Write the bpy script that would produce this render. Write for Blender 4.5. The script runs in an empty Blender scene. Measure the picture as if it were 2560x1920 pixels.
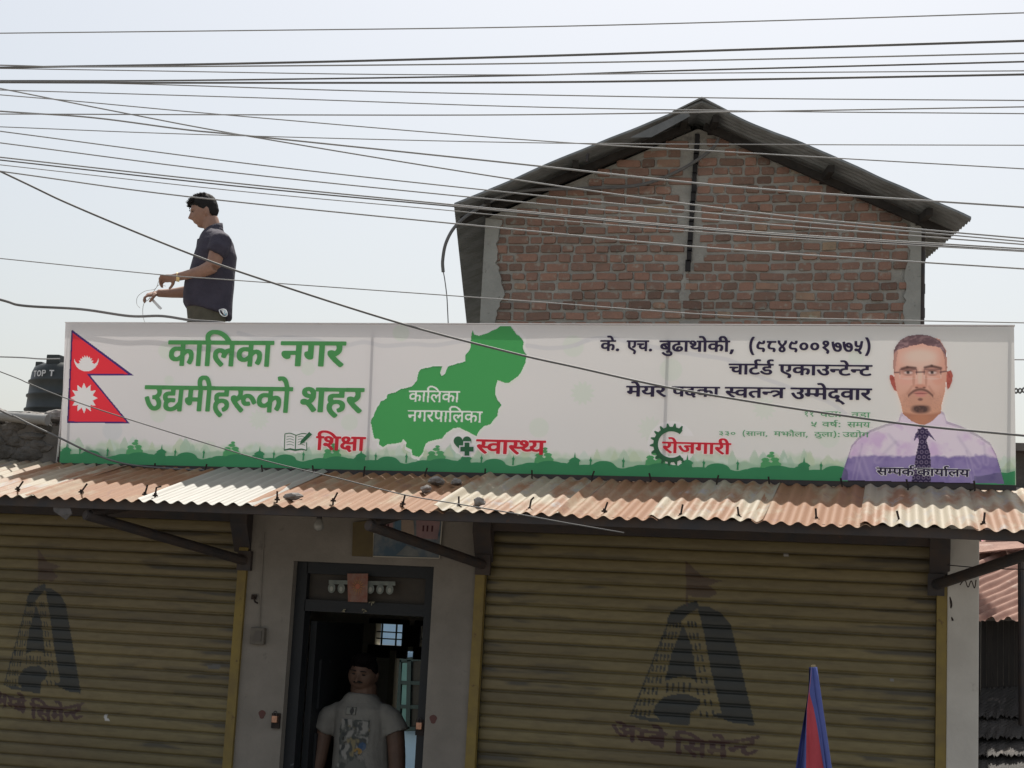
import bpy, bmesh, math, random
import numpy as np
from mathutils import Vector, Matrix

# ------------------------------------------------------------------ camera, sky, sun, exposure
SC = bpy.context.scene
COL = SC.collection
PW, PH, FPX = 2560.0, 1920.0, 3900.0
YAW, PITCH, ROLL = (math.radians(v) for v in (14.2, 8.9, 2.97))
CAM = np.array([0.0, -9.0, 1.85])
_fw = np.array([-math.sin(YAW) * math.cos(PITCH), math.cos(YAW) * math.cos(PITCH), math.sin(PITCH)])
_r0 = np.array([math.cos(YAW), math.sin(YAW), 0.0])
_u0 = np.cross(_r0, _fw)
RT = math.cos(ROLL) * _r0 + math.sin(ROLL) * _u0
UP = -math.sin(ROLL) * _r0 + math.cos(ROLL) * _u0


def U(px, py, y):
    """the point of the plane y = const seen along the sight line of a measured spot"""
    d = _fw + (px - PW / 2) / FPX * RT - (py - PH / 2) / FPX * UP
    return Vector(CAM + d * ((y - CAM[1]) / d[1]))


cd = bpy.data.cameras.new('camera')
cam = bpy.data.objects.new('camera', cd)
COL.objects.link(cam)
cd.sensor_width = 36.0
cd.lens = FPX / PW * 36.0
cd.clip_start, cd.clip_end = 0.1, 2000
cam.matrix_world = Matrix(((RT[0], UP[0], -_fw[0], CAM[0]), (RT[1], UP[1], -_fw[1], CAM[1]),
                           (RT[2], UP[2], -_fw[2], CAM[2]), (0, 0, 0, 1)))
SC.camera = cam

SUN_EL, SUN_AZ = math.radians(61), math.radians(-4)       # azimuth from +y (behind the shop) towards +x
world = bpy.data.worlds.new('World')
SC.world = world
world.use_nodes = True
wn = world.node_tree.nodes
sky = wn.new('ShaderNodeTexSky')
sky.sky_type = 'NISHITA'
sky.sun_disc = False
sky.sun_elevation = SUN_EL
sky.sun_rotation = SUN_AZ
sky.air_density = 1.25
sky.dust_density = 5.0
sky.ozone_density = 0.3
sky.altitude = 100
hz_mix = wn.new('ShaderNodeMix')                           # thin white haze over the clear sky
hz_mix.data_type = 'RGBA'
hz_mix.inputs[0].default_value = 0.42
hz_mix.inputs[7].default_value = (5.75, 5.85, 5.75, 1)
world.node_tree.links.new(sky.outputs[0], hz_mix.inputs[6])
world.node_tree.links.new(hz_mix.outputs[2], wn['Background'].inputs[0])
wn['Background'].inputs[1].default_value = 0.1
ld = bpy.data.lights.new('sun', 'SUN')
ld.energy = 4.2
ld.angle = math.radians(0.6)
ld.color = (1.0, 0.95, 0.87)
sun = bpy.data.objects.new('sun', ld)
COL.objects.link(sun)
sd = Vector((math.sin(SUN_AZ) * math.cos(SUN_EL), math.cos(SUN_AZ) * math.cos(SUN_EL), math.sin(SUN_EL)))
sun.rotation_euler = sd.to_track_quat('Z', 'Y').to_euler()
sun.location = (0, 10, 20)
SC.view_settings.view_transform = 'Standard'
SC.view_settings.look = 'None'
SC.view_settings.gamma = 1
SC.view_settings.exposure = 0.5

R = random.Random(7)


# ------------------------------------------------------------------ materials
def srgb(r, g, b):
    f = lambda c: c / 12.92 if c <= .04045 else ((c + .055) / 1.055) ** 2.4
    return (f(r / 255), f(g / 255), f(b / 255))


def pmat(name, c1, c2=None, scale=6, detail=6, rough=.8, metal=0.0, bump=0.0, bscale=None, stretch=(1, 1, 1),
         lo=.35, hi=.65, c3=None, c3scale=20, c3lo=.6, c3hi=.7, attr=None, spec=.3, tint=0.0, island=None):
    """mottled procedural material: c1 / c2 mixed by noise, specks of c3, bump"""
    m = bpy.data.materials.new(name)
    m.use_nodes = True
    nt = m.node_tree
    N, L = nt.nodes, nt.links
    b = N['Principled BSDF']
    b.inputs['Roughness'].default_value = rough
    b.inputs['Metallic'].default_value = metal
    b.inputs['Specular IOR Level'].default_value = spec
    tc = N.new('ShaderNodeTexCoord')
    mp = N.new('ShaderNodeMapping')
    mp.inputs['Scale'].default_value = stretch
    L.new(tc.outputs['Object'], mp.inputs[0])

    def noise(s, d, lo, hi):
        n = N.new('ShaderNodeTexNoise')
        n.inputs['Scale'].default_value = s
        n.inputs['Detail'].default_value = d
        n.inputs['Roughness'].default_value = .62
        L.new(mp.outputs[0], n.inputs['Vector'])
        r = N.new('ShaderNodeMapRange')
        r.inputs['From Min'].default_value = lo
        r.inputs['From Max'].default_value = hi
        L.new(n.outputs['Fac'], r.inputs['Value'])
        return n, r

    def mix(fac, a, bcol, mode='MIX'):
        x = N.new('ShaderNodeMix')
        x.data_type = 'RGBA'
        x.blend_type = mode
        if isinstance(fac, float):
            x.inputs[0].default_value = fac
        else:
            L.new(fac, x.inputs[0])
        for s, v in ((6, a), (7, bcol)):
            if isinstance(v, tuple):
                x.inputs[s].default_value = (*v, 1)
            else:
                L.new(v, x.inputs[s])
        return x.outputs[2]

    cur = c1
    if attr:
        at = N.new('ShaderNodeAttribute')
        at.attribute_name = attr
        cur = at.outputs['Color']
    if c2:
        n, r = noise(scale, detail, lo, hi)
        cur = mix(r.outputs[0], cur, c2) if not attr else mix(r.outputs[0], cur, c2, 'MULTIPLY')
    if c3:
        n3, r3 = noise(c3scale, 5, c3lo, c3hi)
        cur = mix(r3.outputs[0], cur, c3)
    if island:
        g = N.new('ShaderNodeNewGeometry')
        cr = N.new('ShaderNodeValToRGB')
        L.new(g.outputs['Random Per Island'], cr.inputs[0])
        e = cr.color_ramp.elements
        for k, (p, c) in enumerate(island):
            q = e[k] if k < 2 else e.new(p)
            q.position = p
            q.color = (*c, 1)
        cur = mix(1.0, cur, cr.outputs[0], 'MULTIPLY')
    if isinstance(cur, tuple):
        b.inputs['Base Color'].default_value = (*cur, 1)
    else:
        L.new(cur, b.inputs['Base Color'])
    if bump:
        nb, rb = noise(bscale or scale * 4, 6, 0, 1)
        bp = N.new('ShaderNodeBump')
        bp.inputs['Strength'].default_value = bump
        bp.inputs['Distance'].default_value = .02
        L.new(nb.outputs['Fac'], bp.inputs['Height'])
        L.new(bp.outputs[0], b.inputs['Normal'])
    return m


def flexmat(name, col=None, attr=None, trans=.18, rough=.55):
    """printed PVC flex: ink colour by diffuse plus some light let through from behind"""
    m = bpy.data.materials.new(name)
    m.use_nodes = True
    N, L = m.node_tree.nodes, m.node_tree.links
    b = N['Principled BSDF']
    b.inputs['Roughness'].default_value = rough
    b.inputs['Specular IOR Level'].default_value = .25
    t = N.new('ShaderNodeBsdfTranslucent')
    mx = N.new('ShaderNodeMixShader')
    mx.inputs[0].default_value = trans
    L.new(b.outputs[0], mx.inputs[1])
    L.new(t.outputs[0], mx.inputs[2])
    L.new(mx.outputs[0], N['Material Output'].inputs[0])
    if attr:
        a = N.new('ShaderNodeAttribute')
        a.attribute_name = attr
        L.new(a.outputs['Color'], b.inputs['Base Color'])
        L.new(a.outputs['Color'], t.inputs[0])
    else:
        b.inputs['Base Color'].default_value = (*col, 1)
        t.inputs[0].default_value = (*col, 1)
    return m


# ------------------------------------------------------------------ mesh building
def put(o, parent=None, label=None, cat=None, group=None, kind=None):
    if o.name not in COL.objects:
        COL.objects.link(o)
    if parent is not None:
        o.parent = parent
    for k, v in (('label', label), ('category', cat), ('group', group), ('kind', kind)):
        if v:
            o[k] = v
    return o


def root(name, loc, label, cat, group=None):
    o = bpy.data.objects.new(name, None)
    o.empty_display_size = .1
    o.location = loc
    return put(o, None, label, cat, group)


def wloc(o):
    v = Vector((0, 0, 0))
    while o is not None:
        v += o.location
        o = o.parent
    return v


class MB:
    RS = 1.0                                       # body size factor for radii

    def __init__(s):
        s.v, s.f, s.m = [], [], []

    def add(s, vs, fs, mi=0):
        k = len(s.v)
        s.v += [tuple(p) for p in vs]
        s.f += [tuple(i + k for i in f) for f in fs]
        s.m += [mi] * len(fs)
        return s

    def box(s, c, d, rot=None, mi=0, jit=0):
        vs = []
        for sx in (-.5, .5):
            for sy in (-.5, .5):
                for sz in (-.5, .5):
                    p = Vector((sx * d[0], sy * d[1], sz * d[2]))
                    if jit:
                        p += Vector((R.uniform(-jit, jit), R.uniform(-jit, jit), R.uniform(-jit, jit)))
                    if rot is not None:
                        p = rot @ p
                    vs.append(p + Vector(c))
        return s.add(vs, [(0, 1, 3, 2), (4, 6, 7, 5), (0, 4, 5, 1), (2, 3, 7, 6), (0, 2, 6, 4), (1, 5, 7, 3)], mi)

    def bar(s, a, b, w, h=None, mi=0):
        """box-section bar from a to b"""
        a, b = Vector(a), Vector(b)
        h = h or w
        d = (b - a)
        q = d.to_track_quat('X', 'Z').to_matrix()
        return s.box((a + b) / 2, (d.length, w, h), q, mi)

    def tube(s, pts, r, n=8, mi=0, cap=True):
        pts = [Vector(p) for p in pts]
        rr = r if isinstance(r, (list, tuple)) else [r] * len(pts)
        rings, up = [], None
        for i, p in enumerate(pts):
            t = (pts[min(i + 1, len(pts) - 1)] - pts[max(i - 1, 0)]).normalized()
            if up is None:
                up = t.orthogonal().normalized()
            up = (up - t * up.dot(t)).normalized()
            bi = t.cross(up)
            rings.append([p + (up * math.cos(2 * math.pi * k / n) + bi * math.sin(2 * math.pi * k / n)) * rr[i] * s.RS for k in range(n)])
        vs = [q for rg in rings for q in rg]
        fs = [(i * n + k, i * n + (k + 1) % n, (i + 1) * n + (k + 1) % n, (i + 1) * n + k) for i in range(len(pts) - 1) for k in range(n)]
        if cap:
            fs += [tuple(range(n - 1, -1, -1)), tuple((len(pts) - 1) * n + k for k in range(n))]
        return s.add(vs, fs, mi)

    def loft(s, secs, n=16, mi=0, pw=2.0):
        """secs: (centre, rx, ry, xdir, ydir) super-ellipse sections"""
        vs = []
        for c, rx, ry, xd, yd in secs:
            for k in range(n):
                a = 2 * math.pi * k / n
                ca, sa = math.cos(a), math.sin(a)
                e = 2.0 / pw
                vs.append(Vector(c) + Vector(xd) * rx * s.RS * math.copysign(abs(ca) ** e, ca) + Vector(yd) * ry * s.RS * math.copysign(abs(sa) ** e, sa))
        m = len(secs)
        fs = [(i * n + k, i * n + (k + 1) % n, (i + 1) * n + (k + 1) % n, (i + 1) * n + k) for i in range(m - 1) for k in range(n)]
        fs += [tuple(range(n - 1, -1, -1)), tuple((m - 1) * n + k for k in range(n))]
        return s.add(vs, fs, mi)

    def prism(s, poly, off, mi=0):
        """flat polygon (3d points) extruded by the vector off"""
        n = len(poly)
        off = Vector(off)
        a = [Vector(p) for p in poly]
        vs = a + [p + off for p in a]
        fs = [tuple(range(n)), tuple(range(2 * n - 1, n - 1, -1))] + [(i, n + i, n + (i + 1) % n, (i + 1) % n) for i in range(n)]
        return s.add(vs, fs, mi)

    def flat(s, poly, mi=0):
        return s.add(poly, [tuple(range(len(poly)))], mi)

    def lathe(s, prof, c, n=32, mi=0):
        vs, fs = [], []
        for r, z in prof:
            for k in range(n):
                a = 2 * math.pi * k / n
                vs.append((c[0] + r * math.cos(a), c[1] + r * math.sin(a), c[2] + z))
        m = len(prof)
        fs = [(i * n + k, i * n + (k + 1) % n, (i + 1) * n + (k + 1) % n, (i + 1) * n + k) for i in range(m - 1) for k in range(n)]
        fs += [tuple(range(n - 1, -1, -1)), tuple((m - 1) * n + k for k in range(n))]
        return s.add(vs, fs, mi)

    def build(s, name, mats, parent=None, smooth=False, bevel=0, tri=False, **kw):
        if not isinstance(mats, (list, tuple)):
            mats = [mats]
        off = wloc(parent)
        me = bpy.data.meshes.new(name)
        loc = Vector((0, 0, 0))
        if parent is None:
            a = np.array([tuple(p) for p in s.v])
            loc = Vector(((a[:, 0].min() + a[:, 0].max()) / 2, (a[:, 1].min() + a[:, 1].max()) / 2, a[:, 2].min()))
            off = loc
        me.from_pydata([tuple(Vector(p) - off) for p in s.v], [], s.f)
        for m in mats:
            me.materials.append(m)
        if len(mats) > 1:
            me.polygons.foreach_set('material_index', s.m)
        bm = bmesh.new()
        bm.from_mesh(me)
        bmesh.ops.recalc_face_normals(bm, faces=bm.faces)
        if bevel:
            bmesh.ops.bevel(bm, geom=[e for e in bm.edges if len(e.link_faces) == 2 and e.calc_face_angle(0) > .6], offset=bevel, segments=2, affect='EDGES', profile=.7)
        if tri:
            bmesh.ops.triangulate(bm, faces=[f for f in bm.faces if len(f.verts) > 4])
        bm.to_mesh(me)
        bm.free()
        if smooth:
            me.polygons.foreach_set('use_smooth', [True] * len(me.polygons))
        o = bpy.data.objects.new(name, me)
        o.location = loc
        return put(o, parent, **kw)


def crv(pts, n=8):
    """Catmull-Rom through points"""
    p = [Vector(q) for q in pts]
    p = [p[0] * 2 - p[1]] + p + [p[-1] * 2 - p[-2]]
    out = []
    for i in range(1, len(p) - 2):
        for k in range(n):
            t = k / n
            out.append(.5 * ((2 * p[i]) + (p[i + 1] - p[i - 1]) * t + (2 * p[i - 1] - 5 * p[i] + 4 * p[i + 1] - p[i + 2]) * t * t
                             + (3 * p[i] - p[i - 1] - 3 * p[i + 1] + p[i + 2]) * t ** 3))
    out.append(p[-2])
    return out


def remeshed(raw, voxel, smooth=3):
    """one continuous surface out of overlapping closed lofts"""
    me = raw.data
    md = raw.modifiers.new('r', 'REMESH')
    md.mode = 'VOXEL'
    md.voxel_size = voxel
    if smooth:
        ms = raw.modifiers.new('s', 'SMOOTH')
        ms.factor = .6
        ms.iterations = smooth
    bpy.context.view_layer.update()
    dg = bpy.context.evaluated_depsgraph_get()
    nm = bpy.data.meshes.new_from_object(raw.evaluated_get(dg))
    raw.modifiers.clear()
    raw.data = nm
    nm.polygons.foreach_set('use_smooth', [True] * len(nm.polygons))
    return raw


def wrinkled(o, amp, seed, sx=5.0, sz=2.2, skew=.8):
    """cloth folds: push the vertices of a garment along their normals"""
    me = o.data
    n = len(me.vertices)
    co, no = np.empty(n * 3, np.float32), np.empty(n * 3, np.float32)
    me.vertices.foreach_get('co', co)
    me.vertices.foreach_get('normal', no)
    co, no = co.reshape(-1, 3), no.reshape(-1, 3)
    a = co[:, 0] * sx + co[:, 1] * sx * .8 + seed + 20
    b = co[:, 2] * sz + co[:, 0] * skew * sx * .5 + 20
    f = np.abs(vnoise(a, b, 2) - .5) * 2
    g = vnoise(a * 1.9 + 7, b * 2.3, 3) - .5
    co += no * (amp * (1 - f * 2.2) * .6 + amp * g * .8)[:, None]
    me.vertices.foreach_set('co', co.ravel())
    me.update()


def gridmesh(name, P, cols=None, mat=None, parent=None, keep=None, attr='paint', smooth=True, **kw):
    """P: (ny, nx, 3) array of points -> quad grid with a colour attribute"""
    ny, nx = P.shape[:2]
    off = np.array(wloc(parent)) if parent is not None else P.reshape(-1, 3).mean(0)
    v = (P - off).reshape(-1, 3).astype(np.float32)
    idx = np.arange(ny * nx).reshape(ny, nx)
    q = np.stack([idx[:-1, :-1], idx[:-1, 1:], idx[1:, 1:], idx[1:, :-1]], -1).reshape(-1, 4)
    if keep is not None:
        k = keep.reshape(-1)
        q = q[k[q].all(1)]
        used = np.unique(q)
        mp = np.full(ny * nx, -1)
        mp[used] = np.arange(len(used))
        q, v = mp[q], v[used]
        if cols is not None:
            cols = cols.reshape(-1, 3)[used]
    me = bpy.data.meshes.new(name)
    me.vertices.add(len(v))
    me.vertices.foreach_set('co', v.ravel())
    me.loops.add(q.size)
    me.loops.foreach_set('vertex_index', q.ravel().astype(np.int32))
    me.polygons.add(len(q))
    me.polygons.foreach_set('loop_start', np.arange(0, q.size, 4, dtype=np.int32))
    me.update(calc_edges=True)
    me.validate()
    if cols is not None:
        ca = me.color_attributes.new(attr, 'FLOAT_COLOR', 'POINT')
        c4 = np.ones((len(v), 4), np.float32)
        c4[:, :3] = cols.reshape(-1, 3)
        ca.data.foreach_set('color', c4.ravel())
    if smooth:
        me.polygons.foreach_set('use_smooth', [True] * len(me.polygons))
    if mat:
        me.materials.append(mat)
    o = bpy.data.objects.new(name, me)
    o.location = (0, 0, 0) if parent is not None else tuple(off)
    return put(o, parent, **kw)


def inpoly(X, Y, poly):
    """vectorised even-odd test"""
    m = np.zeros(X.shape, bool)
    n = len(poly)
    for i in range(n):
        x0, y0 = poly[i]
        x1, y1 = poly[(i + 1) % n]
        if y0 == y1:
            continue
        c = ((y0 > Y) != (y1 > Y)) & (X < (x1 - x0) * (Y - y0) / (y1 - y0) + x0)
        m ^= c
    return m


_rs = np.random.RandomState(3)
_lat = _rs.rand(64, 64)


def vnoise(X, Y, oct=4):
    """tileable value noise for painted grids"""
    out, amp, tot = 0, 1.0, 0
    for o in range(oct):
        x, y = X * 2 ** o + 17.3 * o, Y * 2 ** o + 5.1 * o
        xi, yi = np.floor(x).astype(int), np.floor(y).astype(int)
        fx, fy = x - xi, y - yi
        fx, fy = fx * fx * (3 - 2 * fx), fy * fy * (3 - 2 * fy)
        g = lambda a, b: _lat[(yi + b) % 64, (xi + a) % 64]
        out = out + amp * ((g(0, 0) * (1 - fx) + g(1, 0) * fx) * (1 - fy) + (g(0, 1) * (1 - fx) + g(1, 1) * fx) * fy)
        tot += amp
        amp *= .5
    return out / tot


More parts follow.
